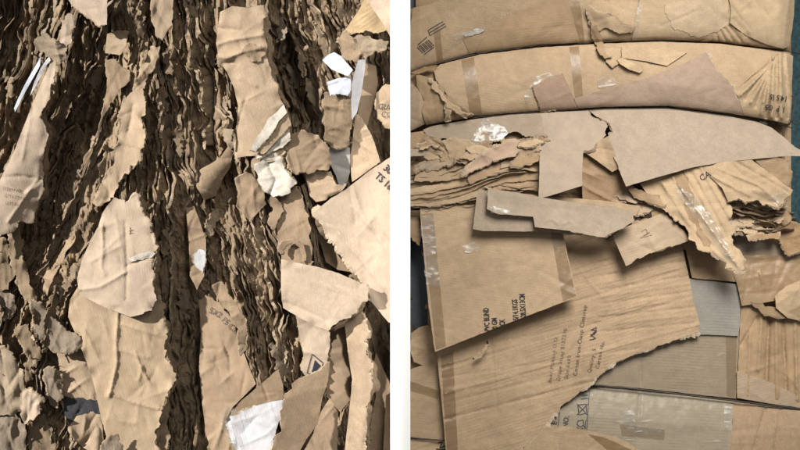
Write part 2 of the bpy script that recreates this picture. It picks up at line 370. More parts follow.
    if ar < 0: nx, ny = -nx, -ny
    r1 = np.where(isT, tw * (0.25 + 0.55 * np.abs(vn(bx / 1.9, by / 1.9, seed + 5)) + 0.35 * np.abs(vn(bx / 4.3, by / 4.3, seed + 15))) * (0.2 + 1.5 * np.clip(vn(bx / 19, by / 19, seed + 6) + 0.35, 0, 1)), 0.0)
    zb = f(bx, by)
    jit = np.where(isT, 0.0012 * vn(bx / 1.3, by / 1.3, seed + 8), 0)
    front = P3(x, y, z)
    back = P3(x, y, z - thick)
    mid = P3(bx + nx * r1, by + ny * r1, zb - thick * 0.55 + jit)
    bk = P3(bx + nx * r1 * 0.7, by + ny * r1 * 0.7, zb - thick)
    fr2 = P3(bx, by, zb)
    # back sheet must share its outline with bk: move boundary verts of back
    back[isb] = bk
    nb = len(isb)
    verts = np.concatenate([front, back, fr2, mid, mid, bk]); faces = []; mi = []; sm = []
    flip = ar > 0
    for t in F:
        t = t if flip is False else (t[0], t[2], t[1])
        faces.append(t); mi.append(0); sm.append(True)
        faces.append((t[0] + n, t[2] + n, t[1] + n)); mi.append(0); sm.append(True)
    o1, o2, o3, o4 = 2 * n, 2 * n + nb, 2 * n + 2 * nb, 2 * n + 3 * nb
    for a, b in be:
        i, j = bi[a], bi[b]; tm = 1 if (isT[i] or isT[j]) else 2
        q1 = (o1 + i, o1 + j, o2 + j, o2 + i); q2 = (o3 + i, o3 + j, o4 + j, o4 + i)
        if flip is False: q1 = q1[::-1]; q2 = q2[::-1]
        faces.append(q1); faces.append(q2); mi += [tm, tm]; sm += [False, False]
    par = parent
    o = new_mesh_obj(name, verts, faces, [mat, emat or E_T, cut or E_C], mi, sm, parent=par)
    tag(o, label, cat, group)
    o_f = f
    REG[key or (label or name)] = (o, f, poly)
    if parent is None and not nocover and max(xs) < 400 and min(xs) > -60:
        m = inside(GX, GY, poly)
        if m.any():
            zz = f(GX[m], GY[m]) - thick
            COVER[m] = np.minimum(COVER[m], zz)
    o['_k'] = 1
    return o, f
def sub(par, name, poly, mat, off=0.0009, label=None, torn=None, tamp=1.0, wr=0.0, step=1.6, thick=0.0004, **kw):
    o, f = par
    s = random.random() * 100
    g = (lambda x, y: f(x, y) + off + (0.001 * wr * fbm(np.asarray(x) / 5 + s, np.asarray(y) / 5, 3, 3) + 0.0008 * wr if wr else 0))
    return sheet(name, label, None, poly, mat=mat, depth=g, parent=o, torn=torn, tamp=tamp, step=step, thick=thick, tw=0.3, emat=mat, cut=mat)
def stroke(par, name, lines, w, mat, off=0.0016, label=None):
    o, f = par; V = []; Fc = []
    for pts in lines:
        q = []
        for i in range(len(pts) - 1):
            a, b = pts[i], pts[i + 1]; k = max(1, int(math.hypot(b[0] - a[0], b[1] - a[1]) / 1.5))
            for j in range(k): q.append((a[0] + (b[0] - a[0]) * j / k, a[1] + (b[1] - a[1]) * j / k))
        q.append(pts[-1][:2]); base = len(V)
        for i, p in enumerate(q):
            a = q[max(0, i - 1)]; b = q[min(len(q) - 1, i + 1)]; dx, dy = b[0] - a[0], b[1] - a[1]; L = math.hypot(dx, dy) + 1e-9
            V.append((p[0] - dy / L * w / 2, p[1] + dx / L * w / 2)); V.append((p[0] + dy / L * w / 2, p[1] - dx / L * w / 2))
            if i: k = base + 2 * i; Fc.append((k - 2, k, k + 1, k - 1))
    V = np.array(V); W = P3(V[:, 0], V[:, 1], f(V[:, 0], V[:, 1]) + off)
    return tag(new_mesh_obj(name, W, Fc, [mat], parent=o), label)
def text(par, s, x, y, size, ang, mat, xs=1.0, off=0.0016, name='printed_text', label=None, mirror=False, spacing=1.0, bold=0.0):
    o, f = par
    cu = bpy.data.curves.new('t', 'FONT'); cu.body = s; cu.size = 1.0; cu.space_character = spacing; cu.resolution_u = 2; cu.offset = bold
    t = bpy.data.objects.new('t', cu); COL.objects.link(t); dg = bpy.context.evaluated_depsgraph_get()
    me = bpy.data.meshes.new_from_object(t.evaluated_get(dg)); bpy.data.objects.remove(t)
    bm = bmesh.new(); bm.from_mesh(me); bmesh.ops.triangulate(bm, faces=bm.faces)
    for _ in range(2):
        e = [q for q in bm.edges if q.calc_length() * size > 1.6]
        if e: bmesh.ops.subdivide_edges(bm, edges=e, cuts=1)
    bmesh.ops.triangulate(bm, faces=bm.faces)
    v = np.array([(q.co.x, q.co.y) for q in bm.verts]); F = [tuple(q.index for q in p.verts) for p in bm.faces]; bm.free(); bpy.data.meshes.remove(me)
    sc = size / 0.7; a = math.radians(ang); u = v[:, 0] * sc * xs; w = -v[:, 1] * sc
    X = x + u * math.cos(a) - w * math.sin(a); Y = y + u * math.sin(a) + w * math.cos(a)
    return tag(new_mesh_obj(name, P3(X, Y, f(X, Y) + off), F, [mat], parent=o), label)
# edge-on layer: a wavy strip of board whose rim faces the viewer
def ribbon(name, path, dfront, K=5, dk=0.012, lean=0.5, th=0.8, mats=None, seed=0, crum=1.0, label=None, cat='cardboard layer', group=None, cover=False, ragged=0.006, parent=None, field=False):
    p = np.asarray(path, float); n = len(p)
    tx = np.gradient(p[:, 0]); ty = np.gradient(p[:, 1]); L = np.hypot(tx, ty) + 1e-9; nx, ny = ty / L, -tx / L
    s = np.concatenate([[0], np.cumsum(np.hypot(np.diff(p[:, 0]), np.diff(p[:, 1])))])
    taper = np.clip(np.minimum(s, s[-1] - s) / 8, 0.0, 1) ** 0.5
    df = dfront + ragged * vn(s / 13, seed, seed) + ragged * 0.45 * vn(s / 4, seed, seed + 1)
    if field: df = dfront + ragged * vn(p[:, 0] / 5, p[:, 1] / 11, 61) + ragged * 0.35 * vn(p[:, 0] / 2.2 + seed, p[:, 1] / 4.4, 62)
    df = df - (1 - taper) * 0.02
    rowsA, rowsB = [], []
    lat = np.zeros(n)
    for k in range(K):
        if k:
            lat = lat + lean * dk / S * (0.75 + 0.6 * vn(s / 22, k * 0.5 + seed, seed + 2)) + crum * (2.0 * vn(s / 13, k * 0.8, seed + 3) + 0.8 * vn(s / 5, k * 1.1, seed + 4)) * (0.35 if field else 1.0)
            if field: lat = lat + crum * (1.3 * vn(p[:, 0] / 20, p[:, 1] / 12 + k * 0.5, 63) + 0.8 * vn(p[:, 0] / 8, p[:, 1] / 5 + k, 64))
        dd = df - k * dk
        x = p[:, 0] + nx * lat; y = p[:, 1] + ny * lat
        if cover: dd = np.minimum(dd, np.minimum(cover_at(x, y), cover_at(p[:, 0], p[:, 1])) - 0.006 - 0.004 * k)
        t = th * (0.75 + 0.4 * vn(s / 9, k, seed + 6))
        rowsA.append(P3(x + nx * t, y + ny * t, dd)); rowsB.append(P3(x - nx * t, y - ny * t, dd))
    V = np.concatenate(rowsA + rowsB + [rowsA[0], rowsB[0]]); F = []; mi = []; sm = []
    KN = K * n
    for k in range(K - 1):
        for i in range(n - 1):
            a = k * n + i; F.append((a, a + 1, a + n + 1, a + n)); mi.append(0); sm.append(True)
            b = KN + a; F.append((b, b + n, b + n + 1, b + 1)); mi.append(0); sm.append(True)
    a0 = 2 * KN
    for i in range(n - 1):
        F.append((a0 + i, a0 + n + i, a0 + n + i + 1, a0 + i + 1)); mi.append(1); sm.append(False)
    return V, F, mi, sm
def ribbon_obj(name, path, dfront, label, group=None, mats=None, parent=None, cat='cardboard layer', **kw):
    V, F, mi, sm = ribbon(name, path, dfront, **kw)
    o = new_mesh_obj(name, V, F, mats or [TAN2, E_T], mi, sm, parent=parent); return tag(o, label, cat, group)
def dens(pts, step=1.6, wob=0.8, seed=0):
    q = []
    for i in range(len(pts) - 1):
        a, b = pts[i], pts[i + 1]; k = max(1, int(math.hypot(b[0] - a[0], b[1] - a[1]) / step))
        for j in range(k): q.append((a[0] + (b[0] - a[0]) * j / k, a[1] + (b[1] - a[1]) * j / k))
    q.append(pts[-1]); q = np.array(q, float)
    for _ in range(3): q[1:-1] = (q[:-2] + q[1:-1] * 2 + q[2:]) / 4
    q[:, 0] += wob * vn(q[:, 0] / 7, q[:, 1] / 7, seed); q[:, 1] += wob * vn(q[:, 0] / 7, q[:, 1] / 7, seed + 1)
    return q
def rims(par, pts, n=2, mats=None, off=0.006, lean=0.35):
    o, f = par
    for i in range(n):
        RIM[0] += 1; q = dens([(x + 0.9 * i, y) for x, y in pts], 1.3, 1.0, RIM[0] * 3); q[:, 0] += 0.9 * vn(q[:, 0] / 3, q[:, 1] / 3, RIM[0])
        V, F, mi, sm = ribbon('torn_rim', q, f(q[:, 0], q[:, 1]) - off - 0.006 * i, K=4, dk=0.009, lean=lean * (1 if i % 2 else -0.6), th=0.6 + 0.3 * (i % 2), seed=RIM[0] * 5, crum=1.0, ragged=0.005)
        tag(new_mesh_obj('torn_rim', V, F, mats or [LM, E_T], mi, sm, parent=o), 'crushed torn rim')
# ================================================================ RIGHT PILE
W1 = [(400, 76), (410, 72), (440, 63), (480, 53), (540, 46), (600, 42), (660, 40), (720, 42), (760, 47), (792, 52), (830, 60)]
W2 = [(400, 138), (425, 126), (475, 117), (550, 111), (600, 108), (667, 107), (733, 115), (770, 121), (792, 127), (830, 134)]
def iw(W, x): return np.interp(x, [p[0] for p in W], [p[1] for p in W])
def B(x, y):
    a = iw(W1, x); b = iw(W2, x)
    t1 = np.clip((y + 45) / (a + 45), 0, 1); t2 = np.clip((y - a) / (b - a), 0, 1)
    z = 0.045 * np.where(y < a, np.abs(np.sin(np.pi * t1)) ** 0.36, np.where(y < b, np.abs(np.sin(np.pi * t2)) ** 0.36, 0)) + 0.006 * vn(x / 45, y / 30, 71) * (y < b)
    z = z * np.clip((x - 395) / 25, 0.25, 1) 
    e = np.clip((792 - x) / 16, 0, 1); z = z - 0.05 * (1 - e) ** 2 - 0.004 * np.maximum(0, x - 792)
    return z
GW = 'wraps of board around the baled cardboard'
GL = 'torn layers squeezed under the wire'
# ---- upper band
A1 = sheet('cardboard_wrap', 'tan cardboard at top left of the right pile with striped icons and crumpled tape', 'cardboard sheet',
      [(400, 76), (408, 40), (413, 8), (432, 4), (446, -4), (560, -6), (572, 12), (579, 43), (540, 46), (480, 53), (440, 62.5), (410, 71.5)], 0.0, TAN, base=B, wr=1.3, rc=14, rch=1.2, wra=-15, group=GW)
sub(A1, 'tape_strip', [(433, 27), (440, 26), (443, 61), (437, 63)], TAPE)
sub(A1, 'patch', [(462, 38), (482, 30), (476, 52), (470, 54)], TAN2, 0.0015, label='darker torn triangle of kraft paper')
stroke(A1, 'printed_icon', [[(417 + 3.1 * i, 46 - 2.0 * i + 1), (423 + 3.1 * i, 54 - 2.0 * i - 1)] for i in range(4)] + [[(417.5, 45), (427, 37)], [(424, 54.5), (434, 47)]] + [[(418.8 + 3.1 * i, 45 - 2.0 * i + 1), (424.8 + 3.1 * i, 53 - 2.0 * i - 1)] for i in range(4)], 1.0, INK, label='striped square printed icon')
stroke(A1, 'printed_icon', [[(428, 30 + 0.2), (443, 21.5)], [(429, 33), (445, 23.5)], [(430, 35.5), (446, 26)], [(428, 30), (430, 35.5)]], 0.9, INK, label='striped bar printed icon')
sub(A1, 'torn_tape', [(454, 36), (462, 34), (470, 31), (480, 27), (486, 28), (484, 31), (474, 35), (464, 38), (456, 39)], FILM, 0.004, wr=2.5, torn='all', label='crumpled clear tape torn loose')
sub(A1, 'torn_paper', [(464, 34.5), (473, 31.5), (482, 28.5), (484, 30), (474, 34), (465, 37)], LP, 0.003, wr=1.5, torn='all', label='pale torn paper fibres')
A2 = sheet('cardboard_flap', 'slightly darker kraft flap crossing the top band beside the striped icons', 'cardboard sheet',
      [(492, 22), (520, 10), (552, -2), (566, -6), (571, 10), (579, 42.5), (560, 43.5), (540, 44), (505, 49), (476, 53)], 0.004, TAN2, base=B, wr=1.0, rc=8, wra=-18, thick=0.003, torn={0, 1}, tamp=0.8, group=GW)
A3 = sheet('cardboard_wrap', 'tan cardboard with a vertical tape band, top centre of the right pile', 'cardboard sheet',
      [(562, -6), (642, -6), (638, 10), (633, 41), (600, 42.2), (578, 43.5), (571, 12)], 0.002, TANL, base=B, wr=1.4, rc=10, group=GW)
sub(A3, 'tape_strip', [(567, -4), (579, -5), (585, 43), (580, 43)], TAPE)
A4 = sheet('torn_flap', 'crumpled torn kraft flap at top centre with a curled lower edge', 'cardboard scrap',
      [(588, 6), (600, 12), (616, 17), (628, 24), (636, 27), (631, 33), (618, 33), (606, 28), (596, 32), (589, 22)], 0.016, TAN, base=B, wr=2.5, crum=1.5, torn='all', edge=5, emat=E_P, rc=6, group=GW)
A4b = sheet('torn_flap', 'small curled paper shred hanging at top centre beside the taped sheet', 'cardboard scrap',
      [(590, 20), (598, 26), (602, 38), (606, 52), (612, 57), (604, 58), (597, 46), (592, 36)], 0.018, TAN2, base=B, wr=3, crum=1.5, torn='all', edge=6, emat=E_P)
A5 = sheet('cardboard_wrap', 'pale yellowish board with shiny taped left edge, top right of the pile', 'cardboard sheet',
      [(641, -6), (732, -6), (731, 24), (724, 27), (714, 35), (706, 41.5), (680, 40), (660, 40), (632, 41.2), (634, 25), (638, 8)], 0.006, YEL, base=B, wr=1.2, rc=10, rch=0.9, group=GW, creases=[([(660, 26), (700, 10)], 1.5, -1.5)])
sub(A5, 'tape_strip', [(638, 2), (643, 2), (637, 40), (633, 40)], FILM, 0.0015, wr=1.2, label='shiny clear tape')
sub(A5, 'paper_layer', [(664, 4), (700, -4), (728, -4), (728, 24), (708, 34), (690, 36), (676, 30)], card('pink worn paper', (0.52, 0.39, 0.255), 10, 0.05, 0.1, 0.05), 0.0012, torn='all', tamp=2, label='pinkish worn paper layer')
A6 = sheet('cardboard_wrap', 'yellow brown folded box panel at the top right corner', 'cardboard sheet',
      [(728, -6), (795, -6), (794, 14), (792, 30), (789, 46), (783, 49), (766, 44), (747, 36), (730, 23), (731, 10)], 0.014, YEL, base=B, wr=2, rc=12, wra=70, rch=2, group=GW, creases=[([(790, -6), (786, 20), (784, 48)], 1.5, 3), ([(745, 0), (742, 34)], 2, -2)])
A7 = sheet('cardboard_wrap', 'pleated board fanning under the yellow box panel at top right', 'cardboard sheet',
      [(700, 41.5), (716, 33), (731, 22), (748, 36), (766, 44), (781, 49), (760, 47), (720, 42)], 0.009, TANL, base=B, wr=1, creases=[([(728 - i * 4, 24 + i * 3), (744 - 8 * i, 45)], 0.9, -3) for i in range(5)])
# ---- middle band
b0 = depthfn(base=B)
B1 = sheet('cardboard_wrap', 'long tan cardboard wrap across the middle band with two vertical tape strips', 'cardboard sheet',
      [(434, 70), (440, 64.5), (480, 54.5), (540, 47.5), (600, 43.7), (660, 41.7), (720, 43.7), (760, 48.7), (786, 52), (792, 60), (792, 100), (790, 123), (770, 120), (733, 114), (667, 106), (600, 107), (550, 110), (475, 116), (462, 112), (448, 96), (436, 80)], 0.0, TAN, base=B, wr=1.5, rc=26, rch=1.0, wra=5, group=GW)
sub(B1, 'tape_strip', [(461, 60), (474, 57), (482, 113), (470, 115)], TAPE)
sub(B1, 'tape_strip', [(569, 47), (579, 46), (584, 107), (576, 108)], TAPE)
B0 = sheet('cardboard_wrap', 'rounded pinkish board bulge at the left end of the middle band', 'cardboard sheet',
      [(400, 78), (412, 84), (420, 90), (424, 102), (422, 112), (425, 124), (400, 136)], 0.012, PALEB, base=B, wr=1.5, rc=5, bend=((0, -0.12, 404, 108),))
B2 = sheet('crumpled_flap', 'crumpled taped flap at the left end of the middle band', 'cardboard scrap',
      [(416, 74), (428, 77), (436, 82), (444, 92), (450, 100), (462, 108), (474, 115), (472, 118), (448, 121), (426, 125), (422, 112), (424, 100), (417, 86)], 0.012, TAN2, base=B, wr=3, crum=2.2, rc=8, rch=3, edge=4, torn={2, 3, 4, 5}, wra=50)
sheet('torn_shred', 'pale torn seam running down beside the crumpled taped flap', 'cardboard scrap',
      [(430, 79), (436, 84), (444, 94), (450, 102), (460, 110), (470, 115), (466, 117), (455, 112), (446, 106), (440, 95), (432, 86)], 0.026, TANL, base=B, wr=2, crum=2.2, torn='all', edge=6, emat=E_P)
sheet('torn_shred', 'narrow torn shred standing beside the pale seam of the middle band', 'cardboard scrap',
      [(448, 94), (451, 96), (449, 108), (450, 120), (446, 121), (445, 107)], 0.03, TAN2, base=B, wr=2, crum=1, torn='all', edge=5, emat=E_P)
sheet('dark_tape_end', 'dark curled tape end at the left of the upper wire', 'packing tape', [(410, 73), (424, 67), (438, 65), (432, 69), (418, 74)], 0.02, BRN, base=B, wr=1, bend=((0, 0.05, 424, 70),))
B3 = sheet('pulp_scrap', 'dusky pink square scrap of board torn onto the middle band', 'cardboard scrap',
      [(532, 86), (545, 81), (562, 74), (568, 86), (576, 104), (578, 109), (556, 110), (541, 111)], 0.006, card('dusky pink board', (0.36, 0.245, 0.175), 20, 0.1, 0.1, 0.05, 0.95, 1.2), base=B, wr=1.2, torn='all', tamp=0.7, thick=0.003)
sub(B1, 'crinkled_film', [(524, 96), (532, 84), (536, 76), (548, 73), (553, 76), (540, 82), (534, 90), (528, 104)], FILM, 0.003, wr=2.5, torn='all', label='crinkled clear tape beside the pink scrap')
B4 = sheet('pulp_sheet', 'large triangular pink pulp board with a ragged right edge on the middle band', 'cardboard sheet',
      [(574, 98), (590, 94), (602, 90), (640, 80), (672, 69), (694, 58), (706, 52), (711, 60), (719, 72), (728, 80), (734, 88), (739, 100), (744, 116), (733, 113.5), (700, 108), (667, 105.5), (625, 106), (590, 107.5), (578, 108.5)], 0.007, PINK, base=B, wr=1.6, rc=18, rch=1.0, wra=-20, torn={6, 7, 8, 9, 10, 11}, tamp=1.8, tw=3.0, emat=E_P, thick=0.003)
B5 = sheet('kraft_strip', 'pale cut strip of kraft above the pink pulp board', 'cardboard strip',
      [(621, 47), (636, 44.5), (652, 44.5), (687, 52.5), (667, 66), (645, 61), (622, 58)], 0.006, TANL, base=B, wr=1, thick=0.003, rc=3)
B6 = sheet('kraft_strip', 'short torn strip poking out left of the pink pulp board', 'cardboard strip',
      [(617, 60), (622, 58), (640, 66), (643, 70), (640, 73), (630, 70), (620, 64)], 0.012, TANL, base=B, wr=2, crum=1, thick=0.003, torn={1, 2}, edge=3)
sheet('torn_shred', 'small brown torn corner at the left of the pale kraft strip', 'cardboard scrap', [(598, 44), (612, 46), (621, 48), (620, 60), (612, 68), (606, 62), (604, 54)], 0.009, TAN, base=B, wr=2, crum=1.5, torn='all', edge=3)
sub(B1, 'crinkled_film', [(598, 78), (606, 75), (614, 78), (616, 84), (606, 88), (598, 85)], FILM, 0.003, wr=3, torn='all', label='crinkled clear tape above the pink pulp board')
fan = [([(783 - 2 * i if i < 6 else 771 + (i - 6) * 3, 54 + i * 0.3), (735 + i * 5.2, 92 + min(i, 6) * 3.6 + (4 if i > 4 else 0))], 1.5, (-8, 6)[i % 2]) for i in range(12)]
B7 = sheet('pleated_wrap', 'pleated tan board fanning from the upper wire at the right end', 'cardboard sheet',
      [(776, 52), (788, 53), (793, 56), (792, 80), (790, 110), (788, 124), (770, 120), (744, 115), (739, 100), (735, 90), (745, 82), (762, 66)], 0.007, YEL, base=B, wr=1.2, creases=fan, step=1.4, thick=0.003)
text(B7, '14.5 I5', 788, 96.5, 5.2, 187, INKB, 0.9, 0.006, bold=0.02); text(B7, 'I  P  G5', 785, 107, 5.2, 187, INKB, 0.85, 0.006, bold=0.02)
# ---- greige boards under the second wire
def w2d(x, y): return 0.008 + 0.0016 * np.maximum(0, y - iw(W2, x)) ** 0.92 * np.clip((x - 380) / 60, 0, 1)
C1 = sheet('greige_board', 'large smooth greige board draped over the torn layers on the right', 'cardboard sheet',
      [(588, 109.8), (600, 109.5), (625, 108.7), (667, 108.7), (700, 111.5), (733, 117), (758, 122), (772, 128), (785, 138), (795, 147), (804, 152), (804, 156), (785, 156), (765, 158), (720, 162.5), (690, 168), (655, 178), (626, 186.5), (620, 172), (614, 156), (607, 144), (613, 133), (609, 123), (597, 117)], 0.0, GREI, base=w2d, wr=0.8, wrs=60, rc=6, rch=0.5, torn={18, 19, 20, 21, 22}, tamp=1.2, tw=2.0, thick=0.006, creases=[([(684, 133), (694, 131)], 0.8, -1.2)])
C2 = sheet('greige_board', 'upright greige flap with a square lower end hanging in the middle', 'cardboard sheet',
      [(541, 113), (565, 111.5), (588, 110.5), (592, 117), (603, 121), (608, 127), (606, 135), (598, 142), (592, 149), (583, 152), (582, 186), (538.5, 199), (540, 150)], 0.004, GREI, base=w2d, wr=0.7, wrs=60, rc=3, rch=0.5, torn={2, 3, 4, 5, 6, 7, 8}, tamp=1.3, tw=2.2, thick=0.006, creases=[([(541, 150), (583, 152)], 0.8, -1.5)])
sub(C1, 'print_mark', [(760, 120), (768, 123), (767, 125), (759, 122)], INK, 0.0012)
# ---- torn layers on the left, below wire two
C3 = sheet('torn_board', 'greige board with ragged lower edge tucked under the second wire on the left', 'cardboard sheet',
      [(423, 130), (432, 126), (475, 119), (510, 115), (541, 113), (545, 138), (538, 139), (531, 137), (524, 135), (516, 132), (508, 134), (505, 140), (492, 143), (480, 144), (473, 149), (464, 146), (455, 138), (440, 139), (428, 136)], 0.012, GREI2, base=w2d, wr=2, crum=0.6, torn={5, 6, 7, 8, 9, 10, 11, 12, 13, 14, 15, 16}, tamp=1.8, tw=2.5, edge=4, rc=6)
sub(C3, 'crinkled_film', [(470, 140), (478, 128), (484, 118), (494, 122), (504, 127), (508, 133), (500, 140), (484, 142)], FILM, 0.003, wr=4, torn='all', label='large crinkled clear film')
sheet('torn_board', 'dark brown torn edge poking out beside the crinkled film', 'cardboard scrap', [(504, 128), (516, 127), (528, 131), (540, 136), (540, 145), (524, 141), (510, 140), (500, 134)], 0.022, BRN, wr=3, crum=2, torn='all', edge=4, emat=E_D)
C4 = sheet('folded_board', 'folded ends of box board with faint printing near the left edge', 'cardboard scrap',
      [(425, 136), (436, 138), (446, 146), (452, 154), (445, 158), (428, 160), (419, 154), (420, 146)], 0.05, TAN, wr=3, rc=5, torn={0, 1, 2}, creases=[([(424, 142), (449, 156)], 0.8, -5), ([(421, 148), (442, 158)], 0.8, -5), ([(430, 139), (452, 153)], 0.8, -5)], edge=4)
text(C4, 'GHGED', 427, 148, 3.2, 22, INK, 0.9, 0.002)
sheet('folded_board', 'grey brown box flap wedged at the far left under the second wire', 'cardboard sheet', [(400, 134), (424, 131), (428, 137), (420, 150), (414, 162), (400, 172)], 0.035, TAN2, wr=2, edge=3, torn={1, 2, 3}, folds=((426, 130, 402, 170, -1.2),))
sheet('folded_board', 'dark gap flap at the far left above the layered edges', 'cardboard sheet', [(400, 166), (414, 160), (426, 162), (424, 172), (400, 178)], 0.02, BRN, wr=2, crum=1)
sheet('torn_board', 'crumpled tan piece hanging beside the folded printed ends', 'cardboard scrap', [(442, 142), (452, 138), (465, 140), (474, 146), (470, 152), (474, 158), (466, 164), (456, 162), (450, 157)], 0.055, TANL, wr=3, crum=2.5, torn='all', edge=5, rc=5, emat=E_P)
C5 = sheet('torn_board', 'long pinkish torn strip lit along its top, lying diagonally on the left layers', 'cardboard strip',
      [(461, 177), (466, 168), (478, 158), (492, 150), (504, 142), (513, 139), (519, 142), (517, 148), (521, 150), (516, 156), (504, 159), (490, 163), (478, 168), (468, 173)], 0.072, card('rosy kraft', (0.50, 0.355, 0.255), -30, 0.3, 0.12, 0.1), wr=2.0, crum=0.8, torn='all', tamp=0.9, tw=2.2, edge=6, emat=E_P, rc=4)
sheet('torn_board', 'second torn strip under the pinkish diagonal strip reaching the greige flap', 'cardboard strip',
      [(500, 140), (516, 140), (528, 145), (541, 142), (541, 150), (530, 154), (520, 158), (508, 154)], 0.058, TANL, wr=3, crum=2, torn='all', edge=6, emat=E_P)
sheet('torn_board', 'small pale curled shred between the film and the pinkish strip', 'cardboard scrap', [(466, 148), (480, 145), (490, 149), (482, 154), (470, 152)], 0.06, TANL, wr=3, crum=2, torn='all', edge=5, emat=E_P)
C6 = sheet('inner_board', 'tan box side with slanted folds on the left of the layered edges', 'cardboard sheet',
      [(404, 186), (414, 176), (426, 166), (450, 161), (470, 166), (492, 160), (500, 168), (470, 184), (440, 192), (404, 196)], 0.035, TAN, wr=2, rc=8, rch=2.5, wra=-12, creases=[([(421, 182), (470, 172)], 1, -3)])
C7 = sheet('inner_board', 'tan inner board under the pinkish strip beside the upright greige flap', 'cardboard sheet',
      [(486, 166), (504, 160), (522, 158), (541, 152), (541, 172), (520, 170), (500, 174), (488, 176), (470, 182)], 0.04, TAN2, wr=2.2, rc=6, rch=2, wra=-15)
# long faces of the squeezed sheets
lf = [([(402, 190), (440, 184), (474, 174), (500, 168), (520, 166), (522, 172), (496, 176), (468, 184), (430, 192), (402, 196)], 0.046, TANL, 'lit tan strip under the pinkish strip, uppermost of the long squeezed faces'),
      ([(402, 195), (436, 192), (470, 184), (498, 176), (530, 170), (541, 172), (541, 180), (506, 182), (476, 190), (440, 199), (402, 202)], 0.05, TAN2, 'long brown squeezed face reaching the upright greige flap'),
      ([(402, 201), (440, 198), (470, 190), (484, 186), (486, 194), (466, 200), (440, 206), (402, 206)], 0.053, TAN, 'lowest tan squeezed face at the left edge'),
      ([(486, 184), (506, 180), (541, 180), (541, 191), (520, 190), (500, 190)], 0.042, BRN, 'brown squeezed face just above the folded greige box'),
      ([(418, 164), (440, 160), (462, 164), (480, 172), (458, 178), (430, 182), (414, 182)], 0.05, TAN, 'broad tan face below the crumpled piece with a straight crease'),
      ([(468, 178), (486, 168), (510, 160), (528, 158), (530, 164), (506, 170), (486, 178), (470, 184)], 0.056, BRN, 'brown sliver tucked below the pinkish strip')]
for pp, dd, mm, lb in lf: sheet('squeezed_board', lb, 'cardboard sheet', pp, dd, mm, wr=2.0, rc=5, rch=1.5, wra=-16, torn='all', tamp=0.7, tw=1.2, g=(0, 0.05), thick=0.004)
rs = random.Random(9)
def shards(n, x0, x1, y0, y1, ang, d0, d1, L0, L1_, lab, grp):
    for i in range(n):
        x = rs.uniform(x0, x1); y = rs.uniform(y0, y1); L = rs.uniform(L0, L1_); W = L * rs.uniform(0.14, 0.3); a = math.radians(ang + rs.uniform(-14, 14)); pts = []
        for j in range(12):
            b = 2 * math.pi * j / 12; q = rs.uniform(0.6, 1.15); u = max(-1, min(1, 1.3 * math.cos(b))) * L * q; v = max(-1, min(1, 1.4 * math.sin(b))) * W * q; pts.append((x + u * math.cos(a) - v * math.sin(a), y + u * math.sin(a) + v * math.cos(a)))
        if min(p[0] for p in pts) < 402 or max(p[0] for p in pts) > 792: continue
        sheet('torn_shard', lab, 'cardboard scrap', pts, rs.uniform(d0, d1), rs.choice((TAN, TAN2, TANL, GREI2, BRN, PALEB)), wr=2, rc=3, rch=1.5, wra=ang, torn='all', tamp=1.4, tw=2.6, edge=4, g=(rs.uniform(-.06, .06), rs.uniform(0.0, 0.25)), thick=0.003, facet=(9, 2.5), emat=rs.choice((E_P, E_T)), group=grp)
shards(20, 420, 535, 140, 172, -16, 0.045, 0.066, 9, 20, 'small ragged shard of board squeezed under the film left of the upright greige flap', 'ragged shards left of the greige flap')
shards(16, 600, 640, 196, 222, 4, 0.03, 0.05, 8, 18, 'small ragged shard of board under the middle of the pile beside the folded greige box', 'ragged shards beside the folded greige box')
shards(16, 735, 785, 200, 240, 6, 0.03, 0.055, 8, 18, 'small ragged shard of board under the shiny tipped flap at the right', 'ragged shards under the shiny tipped flap')
# layered rims
lay = [([(402, 197), (430, 193), (455, 188), (470, 183), (484, 177), (505, 171), (525, 170), (538, 172)], 0.058, 0.9),
       ([(402, 200), (432, 197), (458, 191), (474, 185), (492, 178), (512, 173), (530, 172)], 0.062, 0.8),
       ([(402, 204), (436, 201), (462, 195), (478, 188), (490, 182), (505, 178)], 0.056, 0.9),
       ([(402, 207), (440, 206), (466, 200), (482, 192), (492, 184)], 0.05, 0.8),
       ([(402, 210), (425, 211), (445, 209), (468, 202), (486, 193)], 0.045, 1.0),
       ([(488, 176), (500, 184), (520, 188), (541, 186)], 0.05, 0.8),
       ([(470, 200), (480, 192), (492, 190), (504, 192)], 0.04, 0.7)]
rl = random.Random(4)
for i in range(9):
    y0 = rl.uniform(176, 210); x0 = rl.choice((402, 402, 410, 430, 455)); x1 = rl.uniform(max(x0 + 40, 470), 541); y1 = y0 - (x1 - x0) * rl.uniform(0.12, 0.24)
    lay.append(([(x0, y0), (x0 + (x1 - x0) * .3, y0 - (y0 - y1) * .15 + rl.uniform(-2, 2)), (x0 + (x1 - x0) * .65, y0 - (y0 - y1) * .6 + rl.uniform(-3, 3)), (x1, y1)], rl.uniform(0.040, 0.058), rl.uniform(0.3, 0.5)))
for i, (pp, dd, th) in enumerate(lay):
    th = min(th, 0.55)
    ribbon_obj('cardboard_layer', dens(pp, 1.4, 1.2, i * 7), dd, 'thin wavy cardboard rim in the squeezed stack left of the greige flap', GL, [TAN2 if i % 2 else TAN, E_T], seed=i * 13 + 3, lean=(0.5, -0.4, 0.3)[i % 3], th=th, crum=0.5, K=5, dk=0.012, ragged=0.003)
C8 = sheet('inner_board', 'tan underside flap between the layered rims and the folded greige box', 'cardboard sheet',
      [(490, 184), (510, 188), (541, 190), (560, 192), (540, 200), (500, 196), (486, 200), (470, 206), (446, 212), (470, 200)], 0.03, TANL, wr=2, rc=5, rch=2)
